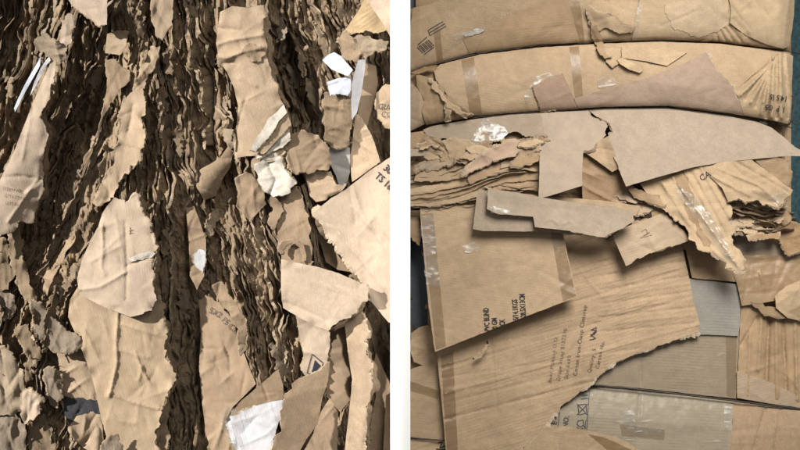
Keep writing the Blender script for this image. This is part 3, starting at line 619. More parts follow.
C9 = sheet('inner_board', 'tan board filling behind the layered rims at far left', 'cardboard sheet', [(400, 186), (440, 186), (486, 176), (541, 168), (541, 192), (490, 200), (440, 212), (400, 212)], 0.0, TAN2, wr=3, rc=8, rch=3)
# under the notch
C10 = sheet('brown_board', 'glossy brown folded box end under the notch of the greige boards', 'cardboard box',
      [(580, 154), (590, 148), (602, 143), (612, 152), (622, 170), (636, 190), (650, 208), (638, 211), (600, 209), (583, 203)], 0.035, BRN, wr=2, rc=8, rch=2.2, wra=20, creases=[([(590, 190), (618, 204), (645, 209)], 1.2, 3.5)])
C10b = sheet('tan_board', 'tan board standing in the notch between the two greige boards', 'cardboard sheet', [(584, 152), (598, 141), (608, 136), (614, 150), (620, 168), (612, 172), (596, 160)], 0.055, TANL, wr=2, rc=3, folds=((600, 138, 612, 174, 1.2),))
sheet('curled_shred', 'dark curled inner shred under the corner of the big greige board', 'cardboard scrap', [(626, 186), (640, 190), (656, 196), (668, 203), (664, 206), (648, 203), (634, 198)], 0.06, TAN2, wr=2, crum=2, torn='all', edge=4)
# folded greige box
C11 = sheet('greige_box', 'back panel of the folded greige box lying on the large printed carton', 'cardboard box',
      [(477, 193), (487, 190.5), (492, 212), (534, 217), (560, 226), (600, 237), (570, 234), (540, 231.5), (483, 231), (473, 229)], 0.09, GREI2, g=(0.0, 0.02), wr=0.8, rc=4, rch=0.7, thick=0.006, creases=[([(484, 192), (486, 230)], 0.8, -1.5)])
C12 = sheet('greige_box', 'front flap of the folded greige box with a notch in its lower edge', 'cardboard box',
      [(488, 189), (508, 191), (540, 197), (584, 204), (632, 210), (634, 221), (622, 229), (606, 236), (600, 237), (570, 231), (535, 227), (533, 216.5), (512, 215), (498, 214), (487, 209)], 0.108, GREI, g=(-0.01, 0.0), wr=1.5, rc=6, rch=1.2, thick=0.006, torn={3, 6, 7, 8}, tamp=0.8, folds=((640, 216, 486, 202, 0.35),), creases=[([(545, 222), (552, 219), (558, 224)], 0.8, 3), ([(563, 224), (569, 221), (574, 226)], 0.8, 3)])
sub(C12, 'crinkled_film', [(488, 207), (494, 206), (506, 210), (514, 214), (500, 214), (490, 211)], FILM, 0.003, wr=2, torn='all', label='torn tape on the notch corner')
sheet('curled_shred', 'small curled shred at the right end of the folded greige box', 'cardboard scrap', [(598, 226), (610, 224), (616, 230), (606, 238), (598, 236)], 0.105, TANL, wr=3, crum=2, torn='all', edge=3)
C13 = sheet('tan_flap', 'tan flap showing above the folded greige box beside the brown box end', 'cardboard sheet', [(484, 186), (500, 190), (540, 196), (600, 200), (640, 206), (636, 216), (560, 206), (500, 198)], 0.06, TAN, wr=2, rc=5, rch=1.5)
# printed carton
C14 = sheet('printed_carton', 'flat tan carton with stencilled writing and shiny taped left edge', 'cardboard box',
      [(420, 208), (448, 206), (480, 205), (540, 206), (563, 232), (565, 243), (577, 297), (506, 324), (435, 352), (431, 325), (428, 300), (424, 255), (421, 225)], 0.062, TAN, g=(0.005, 0.022), wr=1.3, rc=14, rch=1.3, rcl=60, wra=-14, thick=0.007)
sub(C14, 'tape_strip', [(421, 214), (433, 213), (446, 346), (436, 350)], TAPE)
sub(C14, 'tape_strip', [(550, 228), (562, 234), (576, 296), (563, 301)], TAPED)
sub(C14, 'crinkled_film', [(421, 216), (432, 214), (436, 246), (440, 288), (426, 284), (423, 252)], FILM, 0.002, wr=2, torn='all', label='wrinkled shiny tape')
sub(C14, 'crinkled_film', [(462, 246), (476, 243), (480, 250), (466, 254)], FILM, 0.0015, wr=1.5, torn='all', label='small shiny tape scrap')
for s_, x_, y_ in (('PVC BLIND', 490, 331), ('0 GM', 497.5, 328.5), ('CK', 505, 325.5), ('5/14.1KGS', 518.5, 320), ('28.5X13CM', 526, 317)): text(C14, s_, x_, y_, 5.4, -93.5, INKB, 0.62, bold=0.03)
# big slanted sheet
sl = [([(442, 420 - 26 * i), (700, 420 - 26 * i - 66 - 4 * i)], 1.1, (-2.6, 2.0, -1.8)[i % 3]) for i in range(8)]
sl += [([(442, 404 - 13.0 * i), (560 + 40 * (i % 3), 404 - 13.0 * i - 30)], 0.8, (-1.3, 1.0)[i % 2]) for i in range(10)] + [([(600, 262 + 7 * i), (694, 243 + 8 * i)], 0.9, (-2.0, 1.3)[i % 2]) for i in range(11)]
C15 = sheet('torn_carton', 'large torn tan carton with faint handwritten style lines and a diagonal ragged edge', 'cardboard box',
      [(436, 345), (470, 320), (500, 292), (530, 255), (562, 236), (584, 233), (610, 240), (640, 240), (668, 241), (682, 246), (688, 272), (694, 302), (700, 325), (699, 333), (684, 337), (670, 342), (656, 347), (640, 352), (626, 358), (614, 362), (604, 371), (594, 380), (583, 389), (572, 398), (560, 408), (548, 422), (536, 436), (522, 447), (512, 456), (446, 456), (444, 425), (440, 385)], 0.012, SLANT, g=(0.0, 0.02), wr=1.2, wra=-16, wrn=4, wrs=9, crum=0.12, crs=8, rc=20, rch=1.6, rcl=90, creases=sl + [([(490, 322), (497, 410)], 0.9, -1.6)], torn=set(range(13, 28)), tamp=0.75, tw=4.5, emat=edgemat('fluffy pale edge', (0.60, 0.50, 0.38)), edge=1.5, thick=0.006, step=1.4)
sub(C15, 'tape_strip', [(441, 356), (453, 352), (458, 455), (447, 455)], TAPED)
for s_, x_, y_, w_ in (('Buer Monkey O.O.', 551.5, 383, 4.6), ('Drape Hang 8187610', 560, 381, 4.6), ('Size 6x10', 568, 379, 4.6), ('Conan Iron-Clasp Clostrop', 577, 376, 4.8), ('Quality  S', 591, 373, 4.6), ('Carton No.', 599, 369, 4.6)):
    text(C15, s_, x_, y_, w_ * 0.85, -82 if x_ < 590 else -78, INKF if x_ < 575 else INK, 0.95, 0.0022, spacing=1.15)
stroke(C15, 'handwriting', [[(589.5, 340), (596, 338.5), (590.5, 334.5), (595, 334)], [(590.5, 336), (596.5, 332)], [(591, 329.5), (597, 331), (593, 333)], [(591.5, 330), (596.5, 327), (596, 330.5)]], 0.8, INKB, 0.0025, label='black marker scrawl')
stroke(C15, 'torn_slit', [[(473, 359), (479, 355), (484, 350), (488, 345), (487, 341)]], 1.6, ink('dark slit', (0.05, 0.035, 0.02), 0.1), 0.001, label='dark stroke painted for the shade in a slit')  # dark stroke on the surface painted for shade inside a slit; nothing is cut
sheet('curled_lip', 'curled torn lip on the slit of the large torn carton', 'cardboard scrap', [(473, 357), (480, 352), (485, 345), (490, 343), (488, 349), (482, 355), (475, 360)], 0.050, TANL, wr=1, torn='all', edge=3, thick=0.002)
# torn hanging flap
C16 = sheet('hanging_flap', 'ragged pointed flap of glossy taped kraft hanging from under the greige board', 'cardboard scrap',
      [(640, 184), (652, 178), (680, 166), (700, 162), (718, 162), (720, 176), (723, 190), (728, 200), (732, 212), (728, 220), (735, 230), (728, 233), (736, 248), (743, 262), (743.5, 273), (736, 270), (728, 264), (718, 258), (713, 252), (700, 250), (690, 240), (685, 226), (674, 220), (668, 212), (655, 205), (648, 195)], 0.07, TANL, g=(0.02, 0.03), wr=2.0, wrn=3, wrs=10, wra=55, rc=22, rch=2.2, rcl=60, facet=(34, 4.5), creases=[([(672, 176), (700, 214), (741, 270)], 1.3, 4), ([(690, 170), (712, 210), (736, 256)], 1.3, -4), ([(662, 182), (686, 220), (720, 258)], 1.2, 3.5), ([(700, 166), (722, 204), (732, 222)], 1.2, 4), ([(682, 172), (706, 212), (738, 264)], 1.0, -3)], torn=set(range(6, 24)), tamp=2.2, tw=3.0, emat=E_P, edge=6, thick=0.003)
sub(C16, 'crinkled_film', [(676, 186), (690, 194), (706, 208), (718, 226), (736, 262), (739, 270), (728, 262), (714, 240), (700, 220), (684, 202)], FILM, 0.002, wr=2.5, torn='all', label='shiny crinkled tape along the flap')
sub(C16, 'kraft_stripe', [(672, 172), (682, 168), (697, 212), (710, 246), (703, 244), (686, 210)], TAN2, 0.001, torn='all', tamp=1.6, label='darker brown stripe')
C17 = sheet('side_flap', 'tan flap with creased folds and shiny tip to the right of the hanging flap', 'cardboard scrap',
      [(700, 168), (722, 162), (752, 160), (768, 172), (793, 190), (790, 196), (783, 201), (778, 208), (764, 205), (757, 200), (745, 203), (738, 198), (728, 201), (722, 188)], 0.078, TANL, g=(0.03, 0.03), wr=1.8, wrn=3, wrs=10, wra=25, rc=14, rch=2.0, rcl=60, facet=(20, 4.5), creases=[([(712, 166), (760, 186), (780, 204)], 1.3, 4), ([(736, 162), (788, 192)], 1.2, -3.5), ([(712, 176), (750, 196)], 1.2, 3)], torn={5, 6, 7, 8, 9, 10, 11}, tamp=1.5, tw=2.4, edge=5, thick=0.004)
sub(C17, 'crinkled_film', [(768, 200), (777, 194), (786, 192), (782, 201), (777, 207)], FILM, 0.0025, wr=2.5, torn='all', label='shiny tape on the flap tip')
text(C17, 'CA', 701, 181, 6, -28, INKB, 1.0, name='printed_text'); 
C17b = sheet('side_flap', 'dusty flap edge behind the shiny tipped flap', 'cardboard scrap', [(752, 158), (776, 157), (788, 160), (792, 172), (788, 186), (770, 174)], 0.045, TAN2, wr=2.5, crum=1.5, torn={2, 3}, edge=4, rc=4)
lay2 = [([(728, 202), (745, 208), (762, 212), (782, 215)], 0.05), ([(730, 206), (748, 213), (766, 216), (784, 212)], 0.055), ([(732, 212), (750, 217), (768, 221), (784, 217)], 0.045), ([(728, 209), (740, 214), (756, 221), (776, 224)], 0.04), ([(740, 202), (756, 206), (774, 208), (788, 204)], 0.06)]
for i in range(18):
    y0 = rl.uniform(196, 236); x0 = rl.uniform(592, 760) if i % 2 else rl.uniform(726, 750); x1 = min(794, x0 + rl.uniform(28, 60)); sl_ = rl.uniform(-0.05, 0.2)
    lay2.append(([(x0, y0), ((x0 + x1) / 2, y0 + sl_ * (x1 - x0) / 2 + rl.uniform(-2, 2)), (x1, y0 + sl_ * (x1 - x0))], rl.uniform(0.01, 0.045)))
for i, (pp, dd) in enumerate(lay2):
    ribbon_obj('cardboard_layer', dens(pp, 1.3, 2.0, i * 5 + 60), dd, 'thin ragged cardboard rim squeezed under the big greige board', 'torn rims under the big greige board', [TAN2, E_D if i % 2 else E_T], seed=i * 17 + 41, lean=(0.6, -0.3)[i % 2], th=(1.0, 0.5, 0.6)[i % 3], crum=1.3, ragged=0.008)
sheet('torn_board', 'brownish crumpled board under the rims on the far right', 'cardboard scrap', [(728, 208), (745, 206), (770, 212), (788, 208), (790, 222), (776, 228), (750, 224), (732, 220)], 0.02, TAN2, wr=3, crum=3, torn='all', edge=6, rc=6)
sheet('torn_shred', 'little dark torn tuft beside the tip of the hanging flap', 'cardboard scrap', [(730, 228), (740, 226), (752, 230), (744, 236), (734, 236)], 0.04, TAN2, wr=3, crum=3, torn='all', edge=5, emat=E_D)
# sheet left of the hanging flap
C18 = sheet('creased_board', 'grey brown creased board below the dark printed patch in the centre right', 'cardboard sheet',
      [(613, 236), (622, 228), (645, 220), (664, 212), (672, 220), (685, 232), (690, 241), (672, 247), (650, 253), (638, 258), (626, 266), (620, 252)], 0.05, PALEB, g=(0, 0.03), wr=1.5, rc=12, rch=1.8, wra=-10, torn={6, 7, 8, 9}, tamp=0.9, thick=0.005)
stroke(C18, 'faint_scrawl', [[(641, 232), (646, 229), (648, 234), (643, 236), (650, 232)], [(640, 238), (652, 235)]], 0.6, INKF)
C18b = sheet('dark_print_board', 'board with a dark printed block between the greige box and hanging flap', 'cardboard sheet', [(630, 208), (648, 204), (660, 206), (668, 214), (650, 221), (632, 225)], 0.04, TAN2, wr=2, rc=4)
sub(C18b, 'printed_block', [(633, 212), (650, 207), (652, 216), (640, 221), (634, 221)], ink('brown black block ink', (0.035, 0.028, 0.022), 0.5), 0.001, torn='all')
C18c = sheet('tan_board', 'plain tan board behind the hanging flap', 'cardboard sheet', [(640, 205), (668, 196), (700, 230), (730, 232), (740, 262), (736, 282), (692, 278), (686, 250), (650, 240)], -0.01, TAN2, wr=1.5, rc=8)
# back layer, lower right
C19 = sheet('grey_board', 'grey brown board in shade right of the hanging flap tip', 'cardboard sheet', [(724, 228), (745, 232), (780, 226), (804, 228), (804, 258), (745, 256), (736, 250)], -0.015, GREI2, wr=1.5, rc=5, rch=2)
sheet('torn_board', 'tattered corner of dark board at the right edge above the brown box', 'cardboard scrap', [(776, 226), (792, 222), (804, 226), (804, 250), (790, 256), (782, 244)], 0.012, BRN, wr=3, crum=3, torn='all', edge=5)
C20 = sheet('brown_board', 'glossy brown box panel with vertical wrinkles on the right edge', 'cardboard box', [(728, 258), (745, 255), (804, 256), (804, 292), (780, 300), (742, 306), (737, 284)], -0.004, card('glossy brown kraft', (0.36, 0.235, 0.125), -8, 0.3, 0.15, 0.15, 0.5, 0.8, spec=0.5), wr=2, rc=12, rch=2, wra=0, creases=[([(760, 272), (764, 290)], 1, 3)], g=(0, 0.02))
C21 = sheet('folded_board', 'curved tan box flap bulging at the right edge beneath the glossy brown panel', 'cardboard box', [(775, 296), (786, 286), (804, 279), (804, 322), (788, 318), (776, 308)], 0.018, TANL, wr=2, rc=6, rch=2, bend=((1.2, -0.25, 790, 300),))
C22 = sheet('folded_board', 'row of upright buckled board folds at the right edge above the lower wire', 'cardboard box',
      [(741, 303), (752, 305), (762, 312), (780, 315), (804, 318), (804, 407), (780, 404), (737, 398), (739, 350)], -0.012, FOLDY, wr=2, rc=10, rch=2, wra=85, creases=[([(770, 314), (768, 340), (766, 396)], 2.2, -9), ([(783, 316), (784, 350), (787, 400)], 2.0, -8), ([(757, 318), (741, 345)], 1.8, -6), ([(795, 318), (797, 400)], 2.2, 7), ([(762, 312), (758, 370)], 2.4, 6), ([(776, 314), (777, 398)], 2.5, 6), ([(750, 330), (748, 396)], 2, 5)], g=(0, 0.012))
sheet('torn_shred', 'ragged top rim of the buckled folds on the right', 'cardboard scrap', [(752, 302), (764, 305), (778, 310), (804, 314), (804, 320), (780, 318), (764, 316), (756, 308)], 0.004, TAN2, wr=3, crum=2, torn='all', edge=5)
C23 = sheet('slanted_board', 'slanted tan panel edge crossing above the lower wire at right', 'cardboard sheet', [(737, 371), (760, 378), (800, 396), (804, 408), (780, 405), (737, 398)], -0.004, PALEB, wr=1, rc=3, thick=0.005)
PB = sheet('grey_brown_board', 'wide ribbed grey brown panel behind the ragged diagonal edge above the lower wire', 'cardboard sheet',
      [(580, 388), (600, 366), (640, 346), (690, 325), (742, 322), (739, 360), (736, 398.5), (700, 395), (640, 388), (600, 385)], -0.016, PANEL, g=(0, 0.012), creases=[([(641, 345), (641, 388)], 0.8, -3)], wr=0.8, rc=5, rch=0.8, wra=3)
PT = sheet('grey_board', 'small blue grey ribbed panel corner right of the torn carton', 'cardboard sheet', [(686, 278), (741, 284.5), (740, 325), (738, 336), (694, 334)], -0.012, GREY, g=(0, 0.01), wr=0.7, rc=2, rch=0.6, thick=0.005)
sub(PB, 'tape_strip', [(726, 335), (737, 335), (735, 397), (727, 396)], TAPE)
PL = sheet('pale_board', 'pale ribbed panel with recycling symbols below the lower wire', 'cardboard sheet',
      [(560, 410), (580, 386), (600, 386.5), (640, 390.5), (700, 397.5), (734, 401), (732, 430), (730, 456), (660, 456), (600, 456), (540, 456), (545, 430)], -0.022, card('pale ribbed board', (0.42, 0.345, 0.24), 3, 0.9, 0.08, 0.08, per=0.009), g=(0, 0.02), wr=1.0, creases=[([(640, 391), (636, 456)], 0.8, -3)], rc=6, rch=0.8, wra=3, base=lambda x, y: 0.03 * np.clip((y - iw([(560, 384), (700, 396), (800, 408)], x)) / 30, 0, 1) ** 0.5)
sub(PL, 'crinkled_film', [(622, 412), (634, 410), (637, 424), (648, 428), (662, 432), (660, 436), (640, 434), (626, 430)], FILM, 0.002, wr=3, torn='all', label='crinkled shiny tape')
sub(PL, 'tape_strip', [(620, 424), (665, 430), (664, 440), (622, 436)], TAPE, 0.0013)
sub(PL, 'crinkled_film', [(724, 406), (732, 407), (731, 432), (724, 430)], FILM, 0.002, wr=1.5, label='shiny tape at the panel edge')
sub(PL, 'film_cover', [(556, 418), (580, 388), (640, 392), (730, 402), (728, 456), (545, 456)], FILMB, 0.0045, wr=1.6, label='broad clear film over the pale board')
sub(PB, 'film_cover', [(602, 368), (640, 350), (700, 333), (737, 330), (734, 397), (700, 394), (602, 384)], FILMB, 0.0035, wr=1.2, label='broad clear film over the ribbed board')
# icons: NO. , fragile box, crossed bin, upward arrows
text(PL, 'NO.', 567.5, 428, 5.2, -82, INKB, 0.9, bold=0.02); text(PL, 'E', 556.5, 425, 5.2, -82, INKB, 0.9, bold=0.02)
stroke(PL, 'printed_line', [[(560, 412), (558, 426)], [(589.5, 391), (586.5, 434)], [(586, 420), (584.5, 433)]], 0.7, INKB)
stroke(PL, 'printed_icon', [[(578, 421), (583, 420), (584, 425), (580, 427), (577, 424), (578, 421)], [(578, 430), (583, 428), (583, 433)], [(577, 427), (580, 430)], [(583, 425), (586, 428)]], 0.9, INKB, label='recycling loop symbol')
stroke(PL, 'printed_icon', [[(578, 405), (586, 404), (587, 413), (579, 415), (578, 405)], [(577, 404), (588, 415)], [(588, 404), (577, 415)]], 0.9, INKB, label='crossed out bin symbol')
stroke(PL, 'printed_icon', [[(581, 399), (588, 398)], [(582, 396), (588, 395)], [(580, 392), (587, 391)], [(579, 397), (576, 393), (581, 391)]], 1.5, INKB, label='heavy printed bars symbol')
C24 = sheet('tan_board', 'smooth tan panel with two scored creases at the lower right corner', 'cardboard box', [(734, 401.5), (770, 405.5), (804, 410), (804, 456), (729, 456), (732, 430)], -0.02, card('rosy tan', (0.455, 0.315, 0.20), 85, 0.2), wr=1.3, rc=6, wra=80, creases=[([(766, 407), (752, 456)], 1.4, -4), ([(781, 409), (774, 456)], 1.4, -4)], base=lambda x, y: 0.03 * np.clip((y - 405) / 30, 0, 1) ** 0.5)
C25 = sheet('tan_board', 'tan board with taped corner at the bottom centre of the right pile', 'cardboard box', [(514, 456), (530, 444), (545, 427), (566, 426), (590, 431), (612, 436), (630, 444), (650, 456)], 0.036, TAN, wr=1.5, rc=7, torn={5, 6}, thick=0.006, center=(580, 440))
sub(C25, 'tape_strip', [(588, 434), (606, 438), (632, 450), (610, 452)], TAPED)
# lower left corner
C26 = sheet('crumpled_board', 'crumpled tan board end at the left below the dark gap', 'cardboard scrap', [(411, 333), (418, 328), (430, 324), (436, 340), (440, 352), (440, 366), (424, 366), (414, 362), (410, 350)], -0.02, TAN, wr=4, crum=3, rc=6, edge=4)
C27 = sheet('box_board', 'tan box panel with a slanted tape strip at the lower left of the right pile', 'cardboard box', [(398, 374), (420, 366), (442, 364), (446, 400), (446, 440), (420, 438), (398, 436)], -0.012, TAN, wr=1.6, rc=7, g=(0, 0.01))
sub(C27, 'tape_strip', [(400, 378), (440, 391), (438, 399), (400, 388)], TAPE)
C28 = sheet('box_board', 'narrow tan box panel with black print at the bottom left of the right pile', 'cardboard box', [(398, 438), (420, 439.5), (448, 441), (450, 456), (398, 456)], -0.006, TANL, wr=1.5, rc=4)
stroke(C28, 'printed_mark', [[(438, 443), (442, 442), (440, 448), (445, 446)], [(436, 449), (446, 450)]], 1.2, INKB)
C29 = sheet('thin_flap', 'small brown flap hanging at the left beside the taped carton', 'cardboard scrap', [(404, 208), (418, 212), (422, 230), (420, 245), (412, 240), (404, 226)], 0.01, TAN2, wr=3, crum=2, torn='all', edge=4)
# wires
def wire(pts, depth_f, label, r=0.0028, name='baling_wire'):
    q = dens(pts, 4, 0.25, 3); z = depth_f(q[:, 0], q[:, 1]); C3 = P3(q[:, 0], q[:, 1], z); V = []; F = []
    n = len(q); K = 8
    for i in range(n):
        for k in range(K):
            a = 2 * math.pi * k / K; t = C3[min(i + 1, n - 1)] - C3[max(i - 1, 0)]; t /= np.linalg.norm(t); u = np.cross(t, (0, 1, 0)); u /= np.linalg.norm(u); v = np.cross(t, u)
            V.append(C3[i] + r * (math.cos(a) * u + math.sin(a) * v))
    for i in range(n - 1):
        for k in range(K): F.append((i * K + k, i * K + (k + 1) % K, (i + 1) * K + (k + 1) % K, (i + 1) * K + k))
    m = bpy.data.materials.get('steel wire')
    if not m:
        m = bpy.data.materials.new('steel wire'); m.use_nodes = True; b = m.node_tree.nodes['Principled BSDF']; b.inputs['Base Color'].default_value = (0.05, 0.045, 0.04, 1); b.inputs['Metallic'].default_value = 0.6; b.inputs['Roughness'].default_value = 0.55
    return tag(new_mesh_obj(name, V, F, [m], smooth=[True] * len(F)), label, 'wire')
wire(W1, lambda x, y: B(x, y) + 0.006, 'thin dark baling wire pinching the uppermost bulge of the right pile', 0.0016)
wire([(425, 126), (475, 117.5), (550, 111.6), (600, 108.8), (667, 108), (733, 116), (770, 122), (792, 128)], lambda x, y: B(x, y) + 0.012, 'thin dark baling wire along the top edge of the greige boards', 0.0013)
wire([(570, 383), (590, 384.5), (640, 389.5), (700, 396.5), (804, 409.5)], lambda x, y: -0.004 + 0 * x, 'dark baling wire crossing the lower right panels', 0.0028)
wire([(398, 436), (420, 438.5), (448, 441)], lambda x, y: 0.002 + 0 * x, 'short length of baling wire at the bottom left of the right pile', 0.0022)
wire([(791, 96), (796, 93), (798, 98), (795, 103), (793, 112), (791, 120), (795, 127), (797, 124)], lambda x, y: 0.01 + 0 * x, 'loose looped wire end at the right side of the middle band', 0.0018)
# compressed core of the right bale
xs = np.arange(398, 792.5, 3.0); ys = np.arange(-12, 466, 3.0); X, Y = np.meshgrid(xs, ys)
Z = np.where(Y < iw(W2, X), B(X, Y) - 0.02, -0.045 + 0.014 * fbm(X / 26, Y / 7, 5, 4))
lx = np.where(Y < 130, 398, np.where(Y < 200, 398, 424 + 4 * vn(Y / 9, 0, 2))); lx = np.where(Y > 350, 398, lx)
Z = np.where(X < lx, -0.41, Z); Z = np.where((Y < 8) & (X < 416), -0.3, Z)
Z = np.where((X > 784) & (Y > 120) & (Y < 222), -0.10, Z)
F = []; nx_ = len(xs); ny_ = len(ys)
for j in range(ny_ - 1):
    for i in range(nx_ - 1): a = j * nx_ + i; F.append((a, a + nx_, a + nx_ + 1, a + 1))
V = P3(X.ravel(), Y.ravel(), Z.ravel()); bV = V.copy(); bV[:, 1] = 0.42; n = len(V)
ring = list(range(nx_)) + [j * nx_ + nx_ - 1 for j in range(1, ny_)] + [(ny_ - 1) * nx_ + i for i in range(nx_ - 2, -1, -1)] + [j * nx_ for j in range(ny_ - 2, 0, -1)]
for i in range(len(ring)): a = ring[i]; b = ring[(i + 1) % len(ring)]; F.append((a, b, b + n, a + n))
F.append(tuple(r + n for r in ring))
tag(new_mesh_obj('compressed_cardboard', np.concatenate([V, bV]), F, [TAN2]), 'dense compressed board filling the inside of the right pile', 'cardboard bale', kind='stuff')

pb = sheet('slate_board', 'added slate grey panel standing in for the wall in the gap left of the taped carton', 'board', [(396, 186), (436, 186), (438, 342), (396, 342)], -0.085, card('slate grey board', (0.13, 0.15, 0.175), 0, 0.1), wr=1, thick=0.01, facet=0)  # added in front of the wall so the deep gap shows slate, not black
pc = sheet('slate_board', 'added slate grey panel standing in for the wall at the upper left corner of the right pile', 'board', [(404, -8), (452, -8), (440, 8), (412, 16), (404, 40)], -0.03, card('slate grey board', (0.13, 0.15, 0.175), 0, 0.1), wr=1, thick=0.01, facet=0)  # added panel in place of the slate wall behind

# ================================================================ LEFT PILE
GLR = 'crushed cardboard layers seen edge-on in the left pile'
L1 = sheet('cardboard_sheet', 'long pale kraft sheet slanting down the left edge with a ragged right side', 'cardboard sheet',
      [(56, 60), (55, 72), (51, 84), (49, 97), (41, 115), (46, 127), (48, 134), (44, 149), (41, 160), (42, 172), (44, 188), (36, 208), (34, 222), (28, 223), (20, 221), (12, 231), (0, 237), (-14, 246), (-14, 200), (0, 180), (15, 149), (30, 110), (42, 82), (50, 64)], 0.062, LT, g=(0.03, 0.01), wr=1.8, rc=10, rch=2, wra=-65, creases=[([(-10, 178), (20, 176), (42, 179)], 1.2, -4), ([(8, 222), (26, 196), (38, 178)], 1.5, 4), ([(30, 120), (22, 160)], 2, 3)], torn=set(range(1, 17)), tamp=1.6, tw=3, emat=E_P, edge=8, bend=((0.4, -0.25, 20, 150),))
for k_ in range(3): text(L1, ('ITEM NO', 'CTN 20 PCS', 'LOT 8')[k_], 3 + k_, 190 + k_ * 7, 3.2, 8, INKF, 1.0, 0.003)
sheet('plastic_strip', 'shiny white plastic strip tucked left of the long pale sheet', 'plastic strip', [(41, 56), (40, 66), (31, 82), (22, 98), (15, 112), (14, 108), (22, 90), (33, 70)], 0.05, WHT, wr=2, crum=1, thick=0.002, edge=3)
sheet('plastic_strip', 'second thin white sliver standing beside the shiny plastic strip', 'plastic strip', [(52, 52), (51, 60), (46, 66), (38, 82), (30, 96), (34, 82), (42, 66)], 0.03, WHT2, wr=2, crum=1, thick=0.002, edge=3)
L2 = sheet('cardboard_sheet', 'narrow sunlit torn sheet left of the central bark-like layers', 'cardboard sheet',
      [(125, 98), (133, 90), (143, 88), (146, 102), (141, 118), (145, 130), (142, 148), (141, 162), (133, 166), (126, 173), (118, 184), (110, 197), (98, 206), (95, 200), (103, 184), (110, 168), (115, 150), (120, 132), (119, 118), (122, 105)], 0.02, LT2, wr=4, rc=10, rch=4, wra=75, torn='all', tamp=1.8, tw=2.6, emat=E_T, edge=9, creases=[([(133, 105), (131, 120), (128, 132)], 2, -6), ([(120, 145), (140, 150)], 1.5, -3)], folds=((133, 90, 118, 190, 0.8),))
L2b = sheet('cardboard_flap', 'twisted lit fold above the narrow torn sheet', 'cardboard scrap', [(150, 48), (160, 46), (157, 60), (149, 74), (144, 88), (134, 91), (138, 76), (146, 62)], 0.012, LT2, wr=4, crum=2, rc=6, rch=4, torn='all', edge=8, wra=70)
L2c = sheet('cardboard_flap', 'small squarish lit flap near the top, left of the twisted fold', 'cardboard scrap', [(107, 34), (117, 31), (129, 32), (127, 44), (119, 55), (105, 53)], 0.012, LT2, wr=3, rc=5, rch=3, torn={1, 2, 3}, edge=6, g=(0.05, 0))
L2d = sheet('cardboard_flap', 'creased lit flap hanging under the small squarish flap', 'cardboard scrap', [(106, 58), (117, 61), (129, 70), (128, 82), (118, 92), (110, 106), (103, 116), (104, 98), (107, 80)], 0.004, LT3, wr=4, crum=2, rc=5, rch=3, torn='all', edge=7, wra=70)
L3 = sheet('cardboard_sheet', 'sunlit sheet corner jutting from the top edge of the left pile', 'cardboard sheet', [(64, -8), (108, -8), (107, 8), (107, 25), (100, 26), (92, 20), (80, 12), (72, 6)], 0.04, LT, wr=2, rc=8, rch=2, wra=35, torn={3, 4, 5, 6}, tamp=1.0, edge=4, g=(0.06, 0))
L4 = sheet('cardboard_sheet', 'lit strip at the top edge above the central bark-like layers', 'cardboard strip', [(154, -8), (175, -8), (173, 14), (168, 30), (163, 40), (156, 34), (151, 18)], 0.025, LT2, wr=4, rc=6, rch=3, wra=80, torn='all', edge=6)
sheet('cardboard_strip', 'pale curled strip among the dark ribs near the top left', 'cardboard strip', [(61, 20), (70, 13), (76, 19), (72, 31), (70, 44), (63, 48), (60, 34)], 0.03, LT, wr=4, crum=2, rc=4, rch=3, torn='all', edge=7, wra=80)
sheet('cardboard_scrap', 'ragged lit tuft at the head of the long pale sheet', 'cardboard scrap', [(36, 38), (46, 34), (58, 44), (68, 48), (66, 60), (56, 66), (50, 58), (40, 52)], 0.04, LB, wr=5, crum=5, torn='all', edge=9, rc=5, rch=4)
L7 = sheet('cardboard_sheet', 'crumpled kraft with a black printed band behind the tall creased sheet', 'cardboard sheet',
      [(58, 350), (66, 343), (76, 342), (86, 358), (94, 380), (100, 405), (103, 430), (104, 448), (88, 452), (74, 440), (66, 420), (61, 400)], -0.01, LT2, wr=5, crum=2.5, rc=14, rch=6, wra=80, edge=5, torn={0, 9, 10, 11})
sub(L7, 'printed_band', [(61, 398), (74, 398), (98, 402), (101, 414), (88, 412), (76, 416), (70, 426), (64, 412)], ink('worn black band', (0.045, 0.045, 0.05), 0.6), 0.0012, torn='all', tamp=1.5, label='black printed band')
L6 = sheet('cardboard_sheet', 'tall creased kraft sheet low in the left pile, under the rounded sheet', 'cardboard sheet',
      [(82, 280), (100, 278), (140, 280), (156, 295), (165, 308), (164, 320), (165, 334), (163, 350), (167, 362), (173, 372), (173, 382), (168, 396), (160, 410), (158, 422), (155, 434), (158, 458), (122, 458), (110, 446), (107, 438), (103, 426), (98, 403), (92, 377), (83, 353), (75, 333), (68, 317), (70, 300)], 0.038, card('sunlit kraft tan', (0.40, 0.295, 0.19), 75, 0.4, 0.2, 0.15, bump=1.3), g=(0.02, 0), wr=3, rc=26, rch=2.6, wra=75, bend=((0, -0.03, 120, 360),), torn=set(range(3, 15)), tamp=1.8, tw=3.0, edge=8, emat=E_T,
      creases=[([(118, 312), (116, 345), (117, 362), (112, 385), (109, 396)], 1.6, 7), ([(135, 352), (141, 368), (150, 384)], 1.6, 5), ([(142, 366), (139, 380)], 1.3, 4), ([(110, 393), (132, 402), (158, 409)], 1.6, 6), ([(123, 324), (140, 330), (162, 336)], 2, 4.5), ([(120, 350), (148, 358)], 2, 3.5), ([(84, 330), (100, 362)], 3, 4), ([(100, 405), (118, 420), (134, 424)], 2, 3)])
